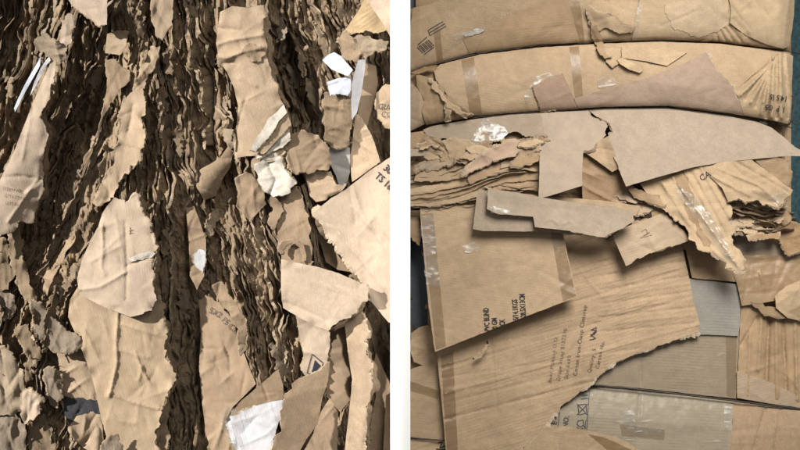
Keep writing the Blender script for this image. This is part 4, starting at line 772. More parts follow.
L5 = sheet('cardboard_sheet', 'rounded kraft sheet with a torn pale patch, centre left', 'cardboard sheet',
      [(98, 227), (102, 214), (107, 206), (114, 198), (125, 203), (131, 199), (138, 195), (140, 205), (144, 214), (149, 223), (152, 235), (158, 247), (155, 252), (152, 260), (152, 273), (153, 287), (157, 300), (152, 309), (143, 314), (130, 317), (117, 312), (104, 307), (90, 300), (79, 293), (77, 278), (82, 260), (90, 241)], 0.062, LT, g=(0.05, 0), wr=2.5, rc=22, rch=2.4, wra=60, torn=set(range(3, 18)), tamp=1.3, tw=2.6, edge=7, emat=E_P, bend=((0, -0.08, 112, 260),),
      creases=[([(102, 226), (103, 250), (101, 268), (105, 274)], 1.6, 5.5), ([(125, 222), (127, 262), (126, 300)], 1.3, -3.5), ([(78, 290), (100, 287), (126, 272)], 1.8, 5), ([(90, 262), (120, 246)], 2, 3), ([(127, 266), (151, 256)], 1.5, -4)])
sub(L5, 'torn_patch', [(126, 258), (136, 255), (152, 250), (155, 253), (150, 258), (140, 260), (130, 262)], LP, 0.0022, torn='all', tamp=1.2, wr=1.5, label='torn pale fibres')
stroke(L5, 'printed_mark', [[(129, 231), (133, 230)], [(130, 227), (130.5, 234)], [(129, 234), (133, 233)]], 0.7, INKF)
sheet('cardboard_flap', 'small turned-up flap at the foot of the tall creased sheet', 'cardboard scrap', [(101, 452), (105, 442), (117, 434), (123, 446), (121, 458), (102, 458)], 0.075, LT, wr=3, crum=1, rc=4, torn='all', edge=5, g=(-0.1, 0))
sheet('rolled_strip', 'rolled kraft strip at the bottom beside the black printed band', 'cardboard strip', [(90, 458), (92, 436), (97, 422), (102, 432), (104, 446), (100, 458)], 0.05, LT2, wr=3, rc=3, bend=((0, -3.0, 97, 440),), edge=4)
# central / right sheets
L9 = sheet('cardboard_sheet', 'large buckled kraft sheet upper centre, left of the dark hollow', 'cardboard sheet',
      [(220, 12), (232, 6), (250, 8), (264, 6), (265, 18), (262, 30), (267, 44), (268, 60), (272, 77), (278, 93), (287, 110), (287, 122), (280, 132), (272, 148), (262, 156), (246, 156), (235, 158), (233, 140), (237, 122), (238, 106), (234, 88), (227, 72), (219, 60), (216, 43), (218, 27)], 0.05, LT2, g=(0.02, 0), wr=4, wra=60, rc=20, rch=3, crum=0.6, torn=set(range(2, 13)), tamp=1.8, tw=2.6, edge=9, bend=((0, -0.12, 246, 80),),
      creases=[([(216, 57), (228, 58), (242, 52), (262, 48)], 2.2, 9), ([(219, 44), (232, 40), (262, 35)], 2.2, 6), ([(218, 28), (240, 30)], 2.2, -5), ([(222, 64), (236, 62)], 1.6, -6), ([(240, 78), (256, 86)], 2, 4), ([(245, 100), (236, 130), (240, 150)], 1.6, -4)])
sub(L9, 'torn_patch', [(244, 47), (252, 43), (262, 44), (264, 56), (258, 64), (250, 58)], LT3, 0.003, torn='all', tamp=2.5, wr=4, label='crumpled torn patch')
stroke(L9, 'tear_line', [[(235, 128), (237, 140), (236, 152)]], 1.8, ink('dark slit', (0.05, 0.035, 0.02), 0.1), 0.001)  # dark stroke painted as the shade in a tear
pw = [([(284, 104), (287, 112), (276, 126), (266, 140), (256, 152), (250, 150), (258, 136), (268, 120)], 0.072, LP), ([(287, 112), (291, 126), (284, 132), (272, 146), (262, 154), (256, 150), (268, 134), (278, 122)], 0.065, LT2),
      ([(289, 124), (291, 140), (283, 148), (268, 154), (256, 160), (258, 152), (272, 140)], 0.056, LP), ([(262, 152), (280, 148), (286, 152), (276, 160), (262, 164), (252, 168), (252, 160)], 0.045, LT2)]
for i, (pp, dd, mm) in enumerate(pw):
    sheet('torn_liner', ('pale torn liner, topmost of four fanning from the buckled sheet', 'tan torn liner, second in the fan below the buckled sheet', 'dirty white torn liner, third in the fan below the buckled sheet', 'lowest tan liner of the fan below the buckled sheet')[i], 'cardboard scrap', pp, dd, mm, wr=1.5, crum=0.4, torn='all', tamp=0.7, edge=4, thick=0.003, rc=3, rch=1.5, facet=(10, 1.8), group='fan of torn liners')
L9c = sheet('pale_scrap', 'dirty white curled scrap hanging below the fan of torn liners', 'cardboard scrap', [(254, 168), (262, 158), (274, 153), (283, 160), (290, 174), (296, 182), (290, 190), (282, 196), (272, 196), (262, 188), (258, 178)], 0.05, LP, wr=5, crum=2.5, rc=6, rch=4, torn='all', tamp=1.6, tw=2.5, edge=9, creases=[([(268, 164), (276, 180), (270, 194)], 1.6, -6)])
L10 = sheet('cardboard_sheet', 'flat kraft flap with dark layered rim, right of the small ribs', 'cardboard sheet', [(286, 190), (297, 186), (303, 198), (308, 218), (310, 240), (313, 262), (308, 270), (298, 264), (284, 262), (278, 240), (276, 214), (279, 200)], 0.03, LT3, wr=2.5, rc=10, rch=2.5, wra=-30, edge=5, torn={1, 2, 3, 4, 7, 8}, g=(0.05, 0))
for i in range(4): ribbon_obj('cardboard_layer', dens([(299 + 2.1 * i, 186 - i), (306 + 2.0 * i, 208), (311 + 1.9 * i, 235), (316 + 1.7 * i, 270)], 1.4, 1.0, i + 200), 0.022 - 0.006 * i, 'dark rim in the stack beside the flat kraft flap', 'rims beside the flat kraft flap', [LM, E_D], seed=300 + i, lean=-0.1, th=0.8, crum=0.4, cover=True, ragged=0.003)
sheet('curled_shred', 'curled edge shred across the flat kraft flap', 'cardboard scrap', [(278, 250), (284, 241), (294, 238), (304, 244), (307, 262), (303, 262), (301, 248), (292, 243), (286, 246), (281, 254)], 0.05, LT3, wr=3, crum=2, torn='all', edge=6)
L11 = sheet('printed_carton', 'large creased carton with printed numbers at the right edge of the left pile', 'cardboard box',
      [(313, 211), (320, 207), (330, 199), (345, 190), (368, 172), (392, 156), (400, 150), (400, 326), (388, 322), (379, 311), (370, 300), (367, 289), (356, 274), (344, 258), (334, 244), (325, 231)], 0.055, LT, wr=2, rc=16, rch=2.4, wra=50, rcl=50, torn={10, 11, 12, 13, 14, 15, 0}, tamp=1.5, tw=4.0, emat=E_P, edge=4, g=(0.03, -0.02), thick=0.006,
      creases=[([(352, 185), (362, 214), (380, 240), (398, 264)], 2, 6), ([(350, 190), (356, 222)], 1.8, -4), ([(324, 214), (344, 240), (366, 266), (398, 304)], 1.8, 5), ([(370, 228), (352, 206)], 1.5, 4)])
text(L11, '30', 382.5, 169, 7.2, 41, INKB, 0.85, 0.002, bold=0.02); text(L11, 'TS 16x', 374, 177, 7.2, 41, INKB, 0.85, 0.002, bold=0.02)
L12 = sheet('cardboard_sheet', 'pale square-cornered kraft sheet with ragged lower edge, lower right of the left pile', 'cardboard sheet',
      [(281, 259), (298, 263), (318, 267), (338, 273), (352, 279), (366, 285), (368, 292), (365, 302), (357, 311), (351, 316), (342, 320), (334, 325), (328, 331), (318, 327), (302, 319), (283, 308), (281, 290)], 0.075, LT, wr=1.8, rc=9, rch=1.5, wra=20, torn={5, 6, 7, 8, 9, 10, 11}, tamp=1.6, tw=3.2, emat=E_P, edge=6, thick=0.006, g=(0.03, -0.02), creases=[([(284, 302), (300, 308), (326, 320)], 1.5, -3)])
L13 = sheet('cardboard_sheet', 'kraft piece with a black boxed symbol under the pale square-cornered sheet', 'cardboard sheet', [(296, 314), (312, 320), (330, 326), (330, 345), (328, 362), (318, 372), (308, 380), (301, 370), (304, 352), (299, 334)], 0.05, LT, wr=2, rc=6, rch=2, edge=5, torn={2, 3, 7, 8, 9})
stroke(L13, 'printed_icon', [[(307, 373), (312, 354), (323, 363), (322, 366)], [(307, 373), (310, 374)]], 0.9, INKB, label='outlined box symbol')
sub(L13, 'printed_icon', [(311.5, 372), (315, 360), (321, 366), (316, 371)], INKB, 0.0018, label='solid black arrow symbol')
L14 = sheet('cardboard_flap', 'upright brown flap with frayed left edge at the bottom', 'cardboard sheet',
      [(330, 362), (328, 380), (322, 400), (318, 424), (306, 440), (296, 458), (271, 458), (274, 438), (281, 428), (280, 410), (284, 396), (292, 386), (302, 378), (314, 373), (322, 368)], 0.095, LT3, g=(-0.08, 0), wr=1.6, rc=5, rch=1.5, torn={5, 6, 7, 8, 9, 10, 11, 12, 13, 14}, tamp=1.3, tw=2.8, emat=E_P, edge=4, thick=0.005)
L15b = sheet('cardboard_flap', 'folded brown flap above the white-lined carton', 'cardboard sheet', [(228, 418), (240, 402), (256, 388), (268, 378), (278, 369), (283, 384), (284, 402), (270, 410), (250, 410), (238, 416)], 0.055, LT3, wr=1.6, rc=5, rch=2, g=(-0.03, -0.05), thick=0.005, creases=[([(262, 384), (268, 400)], 1.2, -3)])
L15 = sheet('white_carton', 'carton piece with crinkled white liner at the bottom centre', 'cardboard box', [(226, 426), (230, 418), (240, 412), (256, 406), (270, 402), (283, 400), (281, 416), (276, 430), (274, 445), (272, 458), (240, 458), (232, 442)], 0.065, WHT2, wr=2.5, rc=16, rch=2.5, wra=70, torn={0, 1, 2, 7, 8, 11}, tamp=1.5, tw=3, edge=4, emat=E_T)
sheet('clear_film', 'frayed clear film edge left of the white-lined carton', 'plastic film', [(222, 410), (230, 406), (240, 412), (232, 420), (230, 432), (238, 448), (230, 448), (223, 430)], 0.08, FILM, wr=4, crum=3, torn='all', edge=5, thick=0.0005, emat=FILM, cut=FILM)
L16 = sheet('cardboard_sheet', 'crumpled brown kraft sheet at the bottom, left of the white-lined carton', 'cardboard sheet',
      [(199, 300), (206, 295), (214, 300), (224, 308), (236, 326), (240, 342), (248, 364), (256, 384), (242, 398), (232, 408), (226, 420), (232, 440), (240, 458), (214, 458), (206, 434), (202, 402), (199, 366), (201, 334)], 0.0, LT3, g=(0.05, 0.02), wr=4, crum=1.6, crs=16, rc=22, rch=5, wra=80, edge=5, torn={0, 1, 2, 3, 4})
text(L16, '5X2', 208, 312, 6.0, 28, INK, 0.9, 0.004); text(L16, '15 CM', 220, 320, 6.0, 44, INK, 0.9, 0.004)
L16b = sheet('curled_strip', 'frayed curled strip along the right edge of the crumpled brown sheet', 'cardboard strip', [(212, 286), (220, 282), (228, 292), (236, 304), (244, 316), (248, 330), (246, 346), (240, 356), (238, 344), (238, 328), (230, 314), (220, 304)], 0.03, LM, wr=5, crum=4, torn='all', edge=10, rc=8, rch=4)
L17 = sheet('cardboard_sheet', 'tall torn kraft sheet standing at the lower right of the left pile', 'cardboard sheet',
      [(345, 326), (353, 317), (362, 312), (366, 322), (369, 332), (364, 344), (366, 356), (373, 368), (368, 374), (371, 390), (366, 408), (363, 430), (362, 458), (344, 458), (347, 430), (350, 404), (352, 380), (348, 352)], 0.045, LT2, wr=3, rc=9, rch=3, wra=85, torn=set(range(0, 12)), tamp=2.0, tw=2.8, edge=8, g=(0.1, 0), emat=E_P)
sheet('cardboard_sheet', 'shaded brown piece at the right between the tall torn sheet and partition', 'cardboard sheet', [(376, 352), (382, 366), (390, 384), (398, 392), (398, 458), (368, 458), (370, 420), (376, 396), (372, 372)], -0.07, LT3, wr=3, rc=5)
sheet('cardboard_strip', 'lit edge of kraft at the lower right beside the partition', 'cardboard strip', [(386, 396), (400, 384), (400, 458), (383, 458)], -0.02, LT2, wr=3, rc=4, g=(0.2, 0))
sheet('cardboard_sheet', 'curled kraft under the upright brown flap at the bottom', 'cardboard sheet', [(322, 410), (330, 398), (338, 412), (337, 458), (300, 458), (312, 436)], 0.01, LT3, wr=4, rc=7, rch=4, wra=80, edge=4)
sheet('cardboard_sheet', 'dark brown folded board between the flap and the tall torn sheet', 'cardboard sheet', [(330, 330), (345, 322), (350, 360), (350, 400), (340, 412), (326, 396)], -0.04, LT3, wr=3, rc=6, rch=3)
# top right corner of the left pile
L18 = sheet('cardboard_sheet', 'smooth pale corner of board at the top beside the partition', 'cardboard sheet', [(364, -8), (400, -8), (400, 46), (391, 38), (382, 22), (372, 8)], 0.075, LT, wr=1, rc=3, rch=1, thick=0.006)
L19 = sheet('cardboard_sheet', 'brown striped board just left of the smooth pale corner', 'cardboard sheet', [(336, 42), (348, 26), (360, 8), (366, -6), (374, 8), (384, 24), (388, 30), (378, 33), (364, 31), (350, 35)], 0.02, card('striped brown', (0.42, 0.30, 0.165), -32, 1.0, 0.2, 0.3, bump=1.2, per=0.012), wr=1.5, rc=10, rch=1.5, wra=-35, g=(0.05, 0), torn={7, 8, 9}, edge=4)
sheet('cardboard_flap', 'crumpled brown flap under the striped board', 'cardboard scrap', [(339, 38), (346, 31), (352, 38), (360, 48), (358, 62), (350, 62), (342, 56)], 0.045, LT3, wr=4, crum=2, torn='all', edge=6)
sheet('curled_shred', 'knotted curl of torn liner below the striped board', 'cardboard scrap', [(352, 38), (362, 34), (376, 40), (388, 42), (384, 50), (374, 52), (366, 60), (358, 54)], 0.04, LB, wr=6, crum=6, crs=6, torn='all', edge=10, rc=6, rch=5)
lab1 = sheet('paper_label', 'crumpled bright white label, upper of the two by the dark hollow', 'paper label', [(322, 60), (328, 55), (334, 52), (341, 56), (346, 62), (353, 70), (348, 76), (340, 73), (331, 69)], 0.05, WHT, wr=3, crum=1.5, rc=4, rch=2.5, thick=0.002, cut=WHT, emat=WHT)
lab2 = sheet('paper_label', 'flat square white label, lower of the two by the dark hollow', 'paper label', [(327, 82), (338, 78), (351, 77), (351, 90), (348, 95), (336, 93), (330, 96)], 0.036, WHT, wr=2.5, rc=3, rch=2, thick=0.002, cut=WHT, emat=WHT, torn={4, 5})
sheet('grey_strip', 'grey white plastic coated strip standing right of the white labels', 'cardboard strip', [(358, 60), (366, 59), (364, 76), (361, 95), (357, 112), (352, 120), (351, 100), (353, 78)], 0.05, WHT2, wr=2, crum=1, rc=3, edge=4, g=(-0.2, 0))
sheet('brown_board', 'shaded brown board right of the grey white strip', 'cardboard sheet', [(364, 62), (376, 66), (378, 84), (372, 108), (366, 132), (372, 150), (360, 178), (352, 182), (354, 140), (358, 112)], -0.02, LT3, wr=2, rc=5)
sheet('brown_board', 'lit slanted board above the printed carton at the right edge', 'cardboard sheet', [(355, 112), (362, 118), (372, 136), (378, 154), (380, 162), (366, 172), (352, 182), (350, 160), (353, 136)], 0.0, LT2, wr=3, rc=6, rch=3, edge=4)
sheet('printed_scrap', 'wrinkled scrap with curved black lettering at the right edge', 'cardboard scrap', [(376, 92), (386, 84), (400, 86), (400, 132), (386, 128), (378, 118), (375, 104)], 0.01, LT2, wr=4, crum=3, rc=6, rch=3, torn={0, 4, 5, 6}, edge=5, key='GI')
text((REG['GI'][0], REG['GI'][1]), 'GIA', 378, 109, 6, 8, INKB, 0.9, 0.004); text((REG['GI'][0], REG['GI'][1]), 'CO', 381, 117, 6, 4, INKB, 0.9, 0.004)
sheet('crumpled_wad', 'golden brown crumpled wad below the white labels', 'cardboard scrap', [(324, 94), (336, 92), (350, 96), (352, 112), (350, 130), (346, 146), (334, 148), (324, 136), (326, 116)], 0.02, LM, wr=6, crum=9, crs=9, torn='all', edge=9, rc=10, rch=5)
L26 = sheet('crumpled_scrap', 'wide crumpled kraft scrap below the dark hollow', 'cardboard scrap', [(286, 150), (292, 136), (304, 130), (318, 136), (330, 148), (331, 162), (328, 170), (314, 172), (298, 174), (288, 168)], 0.04, LT3, wr=5, crum=5, crs=11, rc=10, rch=4, nocover=True, torn='all', edge=9, tw=2.5)
sheet('grey_strip', 'shiny grey upright strip left of the lit slanted board', 'cardboard strip', [(328, 146), (340, 144), (350, 148), (350, 172), (346, 186), (340, 190), (336, 176), (330, 164)], 0.0, card('grey coated', (0.36, 0.34, 0.31), 80, 0.2, rough=0.5), wr=2, rc=3)
L27 = sheet('cardboard_scrap', 'torn kraft scrap wedged above the corner of the printed carton', 'cardboard scrap', [(305, 174), (318, 171), (330, 172), (336, 184), (346, 184), (340, 192), (326, 200), (316, 202), (310, 196)], 0.018, LT2, wr=3, crum=1, rc=5, rch=3, torn={2, 3, 4, 5}, edge=5)
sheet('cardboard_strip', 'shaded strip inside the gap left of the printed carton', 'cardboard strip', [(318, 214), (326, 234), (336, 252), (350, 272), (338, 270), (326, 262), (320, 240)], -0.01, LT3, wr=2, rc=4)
sheet('curved_board', 'large curved brown board left of the pale curled scrap', 'cardboard sheet', [(199, 170), (210, 164), (220, 158), (228, 146), (233, 152), (230, 168), (222, 180), (216, 196), (204, 200), (196, 186)], 0.02, LM, wr=3, rc=5, rch=3, bend=((0.7, -1.2, 215, 172),), edge=5)
sheet('crumpled_scrap', 'crumpled brown scrap between the curved board and the pale curled scrap', 'cardboard scrap', [(236, 178), (246, 172), (256, 180), (264, 190), (266, 204), (258, 212), (250, 222), (244, 214), (236, 206), (238, 192)], 0.035, LT3, wr=5, crum=4, rc=8, rch=4, nocover=True, torn='all', edge=9, wra=70)
sheet('curled_strip', 'twisted brown strip right of the crumpled scrap', 'cardboard strip', [(268, 200), (276, 198), (283, 206), (280, 218), (274, 230), (268, 222), (272, 212)], 0.03, LT3, wr=4, crum=3, torn='all', edge=7)
sheet('cardboard_strip', 'sunlit strip in the shaded gap right of the rounded sheet', 'cardboard strip', [(186, 208), (194, 206), (200, 222), (206, 240), (206, 256), (204, 276), (197, 290), (190, 276), (189, 246)], 0.0, LT3, wr=3, rc=5, rch=3, wra=85, edge=5)
sheet('paper_scrap', 'small white torn paper in the gap right of the rounded sheet', 'paper scrap', [(191, 254), (198, 250), (205, 252), (205, 264), (202, 274), (197, 268), (193, 262)], 0.02, WHT2, wr=4, crum=2, torn='all', edge=4, thick=0.002)
# rough lit flakes on the left edge
fl = [([(-8, 350), (6, 348), (12, 356), (20, 370), (22, 392), (24, 406), (14, 414), (-8, 416)], 0.04, LB, 'large curled grey-brown flake at the left edge near the bottom'),
      ([(22, 396), (30, 388), (36, 392), (42, 398), (42, 410), (32, 420), (24, 424), (22, 410)], 0.055, LT, 'bright angular flake beside the large grey-brown flake'),
      ([(0, 414), (14, 412), (24, 424), (24, 458), (-8, 458), (-8, 424)], 0.03, LG, 'rough dusty flake in the bottom left corner'),
      ([(44, 370), (54, 368), (62, 376), (60, 392), (58, 408), (50, 400), (46, 386)], 0.035, LG, 'narrow flake left of the black printed band'),
      ([(10, 222), (18, 224), (22, 240), (24, 262), (30, 282), (36, 296), (34, 306), (26, 300), (18, 284), (12, 262), (8, 240)], 0.03, LM, 'long ragged curled rim below the long pale sheet'),
      ([(30, 300), (40, 304), (52, 318), (66, 330), (80, 336), (82, 346), (70, 352), (56, 352), (44, 344), (34, 326)], 0.05, LG, 'fringed crumpled roll crossing above the black printed band'),
      ([(14, 330), (26, 324), (34, 338), (40, 352), (36, 364), (28, 356), (20, 344)], 0.03, LM, 'lit torn flake left of the fringed roll'),
      ([(-8, 244), (4, 238), (10, 250), (8, 262), (14, 276), (8, 290), (-8, 292)], 0.02, LM, 'torn edge flake at the left margin below the long pale sheet'),
      ([(-8, 296), (6, 292), (14, 304), (10, 318), (-8, 322)], 0.02, LG, 'curled flake at the left margin above the large grey-brown flake'),
      ([(28, 424), (42, 414), (54, 420), (58, 440), (50, 458), (30, 458)], 0.01, LM, 'brown shadowed flake at the bottom left')]
for pp, dd, mm, lb in fl:
    sheet('torn_flake', lb, 'cardboard scrap', pp, dd - 0.022, mm, wr=6, crum=4, crs=10, torn='all', tamp=1.4, tw=2.8, edge=10, rc=8, rch=4, wra=75, facet=(26, 6), nocover=True, group='torn flakes along the left edge')
for sh, pp, n_ in ((L1, [(51, 84), (49, 97), (41, 115), (46, 127), (48, 134), (44, 149), (41, 160), (42, 172), (44, 188), (36, 208), (34, 222)], 3), (L5, [(138, 196), (142, 212), (149, 223), (152, 235), (158, 247), (155, 256), (152, 273), (153, 287), (157, 299)], 2),
                   (L6, [(165, 320), (163, 350), (168, 362), (173, 376), (168, 396), (160, 410), (157, 428), (156, 450)], 3), (L9, [(264, 10), (262, 30), (267, 44), (268, 60), (272, 77), (278, 93), (287, 108)], 2), (L2, [(146, 102), (141, 118), (145, 130), (142, 148), (141, 162), (126, 173), (112, 196)], 2),
                   (L17, [(362, 313), (369, 332), (365, 346), (373, 368), (371, 390), (364, 420)], 2), (L12, [(366, 290), (362, 305), (345, 319), (330, 330)], 2), (L11, [(315, 213), (326, 232), (345, 258), (358, 275), (368, 292)], 2)):
    rims(sh, pp, n_)
# flakes hugging the sheets' ragged edges
rim = [([(166, 340), (172, 348), (174, 362), (178, 376), (172, 392), (166, 384), (168, 366), (164, 352)], 'tan'), ([(163, 396), (168, 408), (166, 424), (170, 440), (164, 458), (157, 448), (160, 424)], 'foot')]
for pp, nm in rim:
    sheet('curled_strip', 'flaking rim on the right of the tall creased sheet, ' + ('at its waist' if nm == 'tan' else 'at its foot'), 'cardboard strip', pp, 0.02, LT3, wr=5, crum=4, torn='all', edge=9, rc=4)
# ---------------------------------------------------------------- the crushed layers
def slope(x, y):
    s = np.interp(x, [0, 60, 110, 150, 200, 240, 300, 390], [-0.42, -0.36, -0.16, -0.02, 0.10, 0.20, 0.26, 0.16])
    return s * (1 - 0.3 * np.clip((y - 300) / 150, 0, 1)) 
def zone(x, y):
    """depth of the crushed mass at a pixel"""
    u_ = x - slope(x, y) * (y - 225)
    z = -0.02 + 0.016 * vn(x / 38, y / 60, 77) + 0.036 * ridge(u_ / 24 + 0.5 * vn(x / 30, y / 40, 9), y / 120, 41, 2) - 0.008
    def blob(cx, cy, rx, ry, dz, sl=0.0):
        return dz * np.exp(-(((x - cx - sl * (y - cy)) / rx) ** 2 + ((y - cy) / ry) ** 2) ** 1.6)
    z = z + blob(72, 150, 26, 125, -0.085, -0.30) + blob(292, 90, 22, 62, -0.16, 0.15) + blob(15, 30, 50, 55, -0.09) + blob(195, 330, 18, 120, -0.05, 0.05)
    z = z + blob(378, 120, 14, 60, -0.07) + blob(380, 370, 14, 50, -0.08) + blob(178, 200, 22, 200, 0.012, 0.02) + blob(328, 240, 10, 40, -0.09, 0.4) + blob(338, 380, 10, 60, -0.06)
    z = z + blob(232, 178, 10, 30, -0.06) + blob(212, 90, 5, 90, -0.05)
    return z
rr = np.random.RandomState(21)
mlist = [(LD, E_D), (LM, E_D), (LM, E_T), (LD, E_D), (LG, E_T), (LB, E_T), (LT3, E_T)]
bands = [(-20, 60, 'dark slanting layer in the upper left corner of the left pile'), (60, 125, 'layer in the shaded band right of the long pale sheet'), (125, 215, 'layer in the tall bark-like band down the middle of the left pile'), (215, 300, 'layer in the small ribs left of the flat kraft flap'), (300, 400, 'layer in the right third of the left pile')]
cands = []
for x0 in np.arange(-30, 420, 3.5):
    y = -14 + rr.uniform(-20, 0)
    while y < 460:
        L = rr.uniform(80, 260); cands.append((x0 + rr.uniform(-1.4, 1.4), y, L)); y += L * rr.uniform(0.75, 1.0)
BULK_V = []; BULK_F = []; BULK_M = []; BULK_S = []; off = 0; made = 0
rr.shuffle(cands)
for ci, (x0, y0, L) in enumerate(cands):
    n = max(8, int(L / 1.6)); xs_ = [x0]; ys_ = [y0]
    for i in range(n):
        sl = float(slope(xs_[-1], ys_[-1])) + 0.30 * float(vn(xs_[-1] / 30, ys_[-1] / 24, 5)) + 0.22 * float(vn(xs_[-1] / 9, ys_[-1] / 8, 6)); k = 1.6 / math.hypot(1, sl)
        xs_.append(xs_[-1] + sl * k); ys_.append(ys_[-1] + k)
    p = np.array([xs_, ys_]).T; p[:, 0] += 4.2 * vn(p[:, 0] / 26, p[:, 1] / 15, 31) + 1.2 * vn(p[:, 0] / 9, p[:, 1] / 6, 33) + 0.55 * vn(p[:, 0] / 4 + ci, p[:, 1] / 3.0, 32)
    cx, cy = p[n // 2]
    if cx < -12 or cx > 398: continue
    zf = zone(p[:, 0], p[:, 1]) + rr.uniform(-0.018, 0.012)
    lean = float(0.9 * vn(cx / 26, cy / 55, 50) + rr.uniform(-0.22, 0.22) + 0.05)
    V, F, mi, sm = ribbon('x', p, zf, K=6, dk=0.012, lean=lean, th=rr.choice([0.35, 0.5, 0.75, 1.1, 1.6]), seed=ci % 97, crum=1.0, cover=True, ragged=0.014, field=True)
    vis = np.mean(cover_at(p[:, 0], p[:, 1]) > 5)
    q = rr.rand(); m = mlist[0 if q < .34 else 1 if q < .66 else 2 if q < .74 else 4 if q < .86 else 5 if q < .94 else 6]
    if zone(cx, cy) < -0.08: m = mlist[3] if q < .5 else mlist[1]  # layers in deep hollows take darker board: shade put into the colour
    if vis > 0.55 and made < 230:
        made += 1
        bl = [b for b in bands if b[0] <= cx < b[1]] or [bands[-1]]
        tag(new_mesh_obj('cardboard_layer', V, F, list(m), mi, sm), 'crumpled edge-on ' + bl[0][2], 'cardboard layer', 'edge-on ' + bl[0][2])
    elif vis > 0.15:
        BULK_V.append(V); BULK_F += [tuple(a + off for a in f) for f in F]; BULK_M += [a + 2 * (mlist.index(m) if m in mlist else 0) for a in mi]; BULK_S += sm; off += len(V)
allm = [q for m in mlist for q in m]
if BULK_V: tag(new_mesh_obj('crushed_cardboard', np.concatenate(BULK_V), BULK_F, allm, BULK_M, BULK_S), 'smaller crushed cardboard rims packed between the larger layers', 'cardboard', kind='stuff')
# crumpled wads and folded tongues caught in the layers
wr_ = np.random.RandomState(14); nw = 0
for t in range(900):
    x = wr_.uniform(0, 388); y = wr_.uniform(0, 450)
    if cover_at(x, y) < 5 or nw >= 48: continue
    L = wr_.uniform(12, 34); W = wr_.uniform(2.5, 6.5); a = math.atan2(1, float(slope(x, y))) + wr_.normal(0, 0.22); k = 11; pts = []
    for j in range(k):
        b = 2 * math.pi * j / k; q = wr_.uniform(0.65, 1.15); u = math.cos(b) * L * q; v = math.sin(b) * W * q; pts.append((x + u * math.cos(a) - v * math.sin(a), y + u * math.sin(a) + v * math.cos(a)))
    if np.mean([float(cover_at(*p)) < 5 for p in pts]) > 0.3: continue
    nw += 1; bl = ([b for b in bands if b[0] <= x < b[1]] or [bands[-1]])[0][2]
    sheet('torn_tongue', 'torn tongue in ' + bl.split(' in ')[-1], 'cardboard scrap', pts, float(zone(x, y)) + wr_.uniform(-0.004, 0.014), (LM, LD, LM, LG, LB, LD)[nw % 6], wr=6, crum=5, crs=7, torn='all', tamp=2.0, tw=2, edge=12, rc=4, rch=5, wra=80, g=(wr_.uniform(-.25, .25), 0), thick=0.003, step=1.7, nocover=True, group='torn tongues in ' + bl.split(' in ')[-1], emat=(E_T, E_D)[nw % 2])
# base mass behind
xs = np.arange(-20, 402, 1.7); ys = np.arange(-14, 466, 1.9); X, Y = np.meshgrid(xs, ys)
U = X - slope(X, Y) * (Y - 225)
Zr = 0.026 * ridge(U / 11 + 0.7 * vn(X / 15, Y / 18, 3), Y / 60, 12, 4) + 0.010 * ridge(U / 5, Y / 18, 15, 3) + 0.013 * fbm(X / 4.5, Y / 7, 19, 4)
Z = np.minimum(zone(X, Y) - 0.022 + Zr, cover_at(X, Y) - 0.014)
F = []; nx_ = len(xs); ny_ = len(ys)
for j in range(ny_ - 1):
    for i in range(nx_ - 1): a = j * nx_ + i; F.append((a, a + nx_, a + nx_ + 1, a + 1))
V = P3(X.ravel(), Y.ravel(), Z.ravel()); bV = V.copy(); bV[:, 1] = 0.42; n = len(V)
ring = list(range(nx_)) + [j * nx_ + nx_ - 1 for j in range(1, ny_)] + [(ny_ - 1) * nx_ + i for i in range(nx_ - 2, -1, -1)] + [j * nx_ for j in range(ny_ - 2, 0, -1)]
rv = V[ring].copy(); rv[:, 1] = 0.42
for i in range(len(ring)): a = ring[i]; b = ring[(i + 1) % len(ring)]; F.append((a, b, n + (i + 1) % len(ring), n + i))
F.append(tuple(range(n, n + len(ring))))
tag(new_mesh_obj('compressed_cardboard', np.concatenate([V, rv]), F, [LM], smooth=[False] * len(F)), 'dense crushed mass filling the inside of the left pile', 'cardboard bale', kind='stuff')
# crumbs
rr = np.random.RandomState(8)
CV = []; CF = []; CM = []; off = 0
for i in range(260):
    x = rr.uniform(0, 390); y = rr.uniform(0, 450)
    if cover_at(x, y) < 5: continue
    r = rr.uniform(1.2, 3.6); k = 7; d0 = float(zone(x, y)) + rr.uniform(-0.006, 0.012); a0 = rr.uniform(0, 6.28); tg = rr.uniform(-1, 1, 2) * 0.022
    asp = rr.uniform(1.3, 3.4); ang = math.pi / 2 + rr.normal(0, 0.35)
    pts = []
    for j in range(k):
        a = a0 + 2 * math.pi * j / k; rad = r * rr.uniform(0.55, 1.2); u = math.cos(a) * rad * asp * 0.8; v = math.sin(a) * rad * 0.7
        px = x + u * math.cos(ang) - v * math.sin(ang); py = y + u * math.sin(ang) + v * math.cos(ang); pts.append((px, py, d0 + (u / r * tg[0] + v / r * tg[1]) + rr.uniform(-.003, .003)))
    pts = [(x, y, d0 + rr.uniform(0, 0.006))] + pts
    A = np.array(pts); A[:, 2] = np.minimum(A[:, 2], cover_at(A[:, 0], A[:, 1]) - 0.004)
    Vf = P3(A[:, 0], A[:, 1], A[:, 2]); Vb = P3(A[:, 0], A[:, 1], A[:, 2] - 0.002); CV += [Vf, Vb]
    for j in range(k):
        b, c = 1 + j, 1 + (j + 1) % k; CF.append((off, off + b, off + c)); CF.append((off + k + 1, off + k + 1 + c, off + k + 1 + b)); CF.append((off + b, off + k + 1 + b, off + k + 1 + c, off + c))
        mm = rr.randint(0, 3); CM += [mm, mm, 3]
    off += 2 * (k + 1)
tag(new_mesh_obj('cardboard_crumbs', np.concatenate(CV), CF, [LM, LB, LG, E_D], CM), 'small torn crumbs of board caught in the crushed layers', 'cardboard crumbs', kind='stuff')

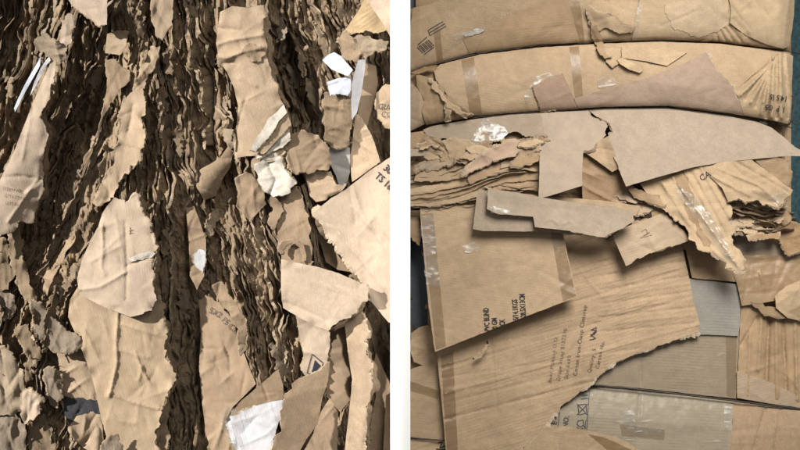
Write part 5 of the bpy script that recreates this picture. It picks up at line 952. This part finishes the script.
# ================================================================ SURROUNDINGS
def box(name, x0, x1, y0, y1, z0, z1, mat, bev=0.002):
    bm = bmesh.new(); bmesh.ops.create_cube(bm, size=1)
    for v in bm.verts: v.co = Vector(((x0 + x1) / 2 + v.co.x * (x1 - x0), (y0 + y1) / 2 + v.co.y * (y1 - y0), (z0 + z1) / 2 + v.co.z * (z1 - z0)))
    bmesh.ops.bevel(bm, geom=bm.edges[:], offset=bev, segments=2, affect='EDGES')
    V = [tuple(v.co) for v in bm.verts]; F = [tuple(v.index for v in f.verts) for f in bm.faces]; bm.free()
    return new_mesh_obj(name, V, F, [mat])
WP = bpy.data.materials.new('white painted board'); WP.use_nodes = True; b_ = WP.node_tree.nodes['Principled BSDF']; b_.inputs['Base Color'].default_value = (0.95, 0.95, 0.95, 1); b_.inputs['Roughness'].default_value = 0.9; b_.inputs['Specular IOR Level'].default_value = 0.1
kf = (D - 0.14) / D
tag(box('partition_board', (390.3 - 400) * S * kf, (410.3 - 400) * S * kf, -0.14, 0.55, -0.02, 2.2, WP), 'added white board filling the blank strip between the two cardboard piles', 'partition')  # added for the blank strip; also keeps the sun beam off the right pile
def plain(name, rgb, r=0.8):
    m = bpy.data.materials.new(name); m.use_nodes = True; nt = m.node_tree; b = nt.nodes['Principled BSDF']; b.inputs['Roughness'].default_value = r
    n = nt.nodes.new('ShaderNodeTexNoise'); n.inputs['Scale'].default_value = 90; n.inputs['Detail'].default_value = 6; cr = nt.nodes.new('ShaderNodeValToRGB')
    cr.color_ramp.elements[0].position = 0.35; cr.color_ramp.elements[1].position = 0.7; cr.color_ramp.elements[0].color = (*[c * 0.6 for c in rgb], 1); cr.color_ramp.elements[1].color = (*[c * 1.5 for c in rgb], 1)
    tc = nt.nodes.new('ShaderNodeTexCoord'); nt.links.new(tc.outputs['Object'], n.inputs['Vector']); nt.links.new(n.outputs['Fac'], cr.inputs[0]); nt.links.new(cr.outputs[0], b.inputs['Base Color']); return m
tag(box('wall', -3, 1.19, 0.56, 0.66, 0, 2.6, plain('slate wall', (0.2, 0.22, 0.25))), 'dark slate wall behind the piles', None, kind='structure')
tag(box('wall', 1.195, 4, 0.50, 0.60, 0, 2.6, plain('teal wall', (0.012, 0.045, 0.055))), 'dark teal wall behind the right side', None, kind='structure')
tag(box('floor', -4, 4, -3.2, 0.7, -0.1, 0.0, plain('concrete', (0.2, 0.19, 0.18))), 'grey concrete floor', None, kind='structure')
# camera
cam = bpy.data.cameras.new('camera'); co = bpy.data.objects.new('camera', cam); COL.objects.link(co); co.location = (0, -D, CZ); co.rotation_euler = (math.radians(90), 0, 0)
cam.sensor_width = 36; cam.lens = 36 * D / (800 * S); cam.clip_end = 100; scene.camera = co
# light
w = bpy.data.worlds.new('World'); scene.world = w; w.use_nodes = True; bg = w.node_tree.nodes['Background']; bg.inputs[0].default_value = (1.0, 0.985, 0.96, 1); bg.inputs[1].default_value = WORLD
def area(name, loc, dirn, sx, sy, power, color, spread=180):
    l = bpy.data.lights.new(name, 'AREA'); l.shape = 'RECTANGLE'; l.size = sx; l.size_y = sy; l.energy = power; l.color = color; l.spread = math.radians(spread)
    o = bpy.data.objects.new(name, l); COL.objects.link(o); o.location = loc; o.rotation_euler = Vector(dirn).to_track_quat('-Z', 'Y').to_euler(); return o
ld = Vector(LDIR).normalized(); nrm = ld.cross(Vector((0, 0, 1))).normalized()
edge_pt = Vector((0.165, 0, CZ)); wid = 1.5; tgt = edge_pt - nrm * (wid / 2 * (1 if nrm.x > 0 else -1))
area('sun_beam_lamp', tgt - ld * 3.2, ld, wid, 2.6, SUNP, (1.0, 0.975, 0.935), 1.7)
area('ceiling_lamp', (0.86, -2.15, 2.6), (-0.02, 2.15, -1.62), 1.3, 1.3, CEIL, (1.0, 0.97, 0.92), 62)
scene.view_settings.view_transform = 'Standard'; scene.view_settings.look = 'None'; scene.view_settings.exposure = EXPO; scene.view_settings.gamma = 1
scene.render.resolution_x = 1024; scene.render.resolution_y = 576
scene.cycles.max_bounces = 6; scene.cycles.transparent_max_bounces = 12
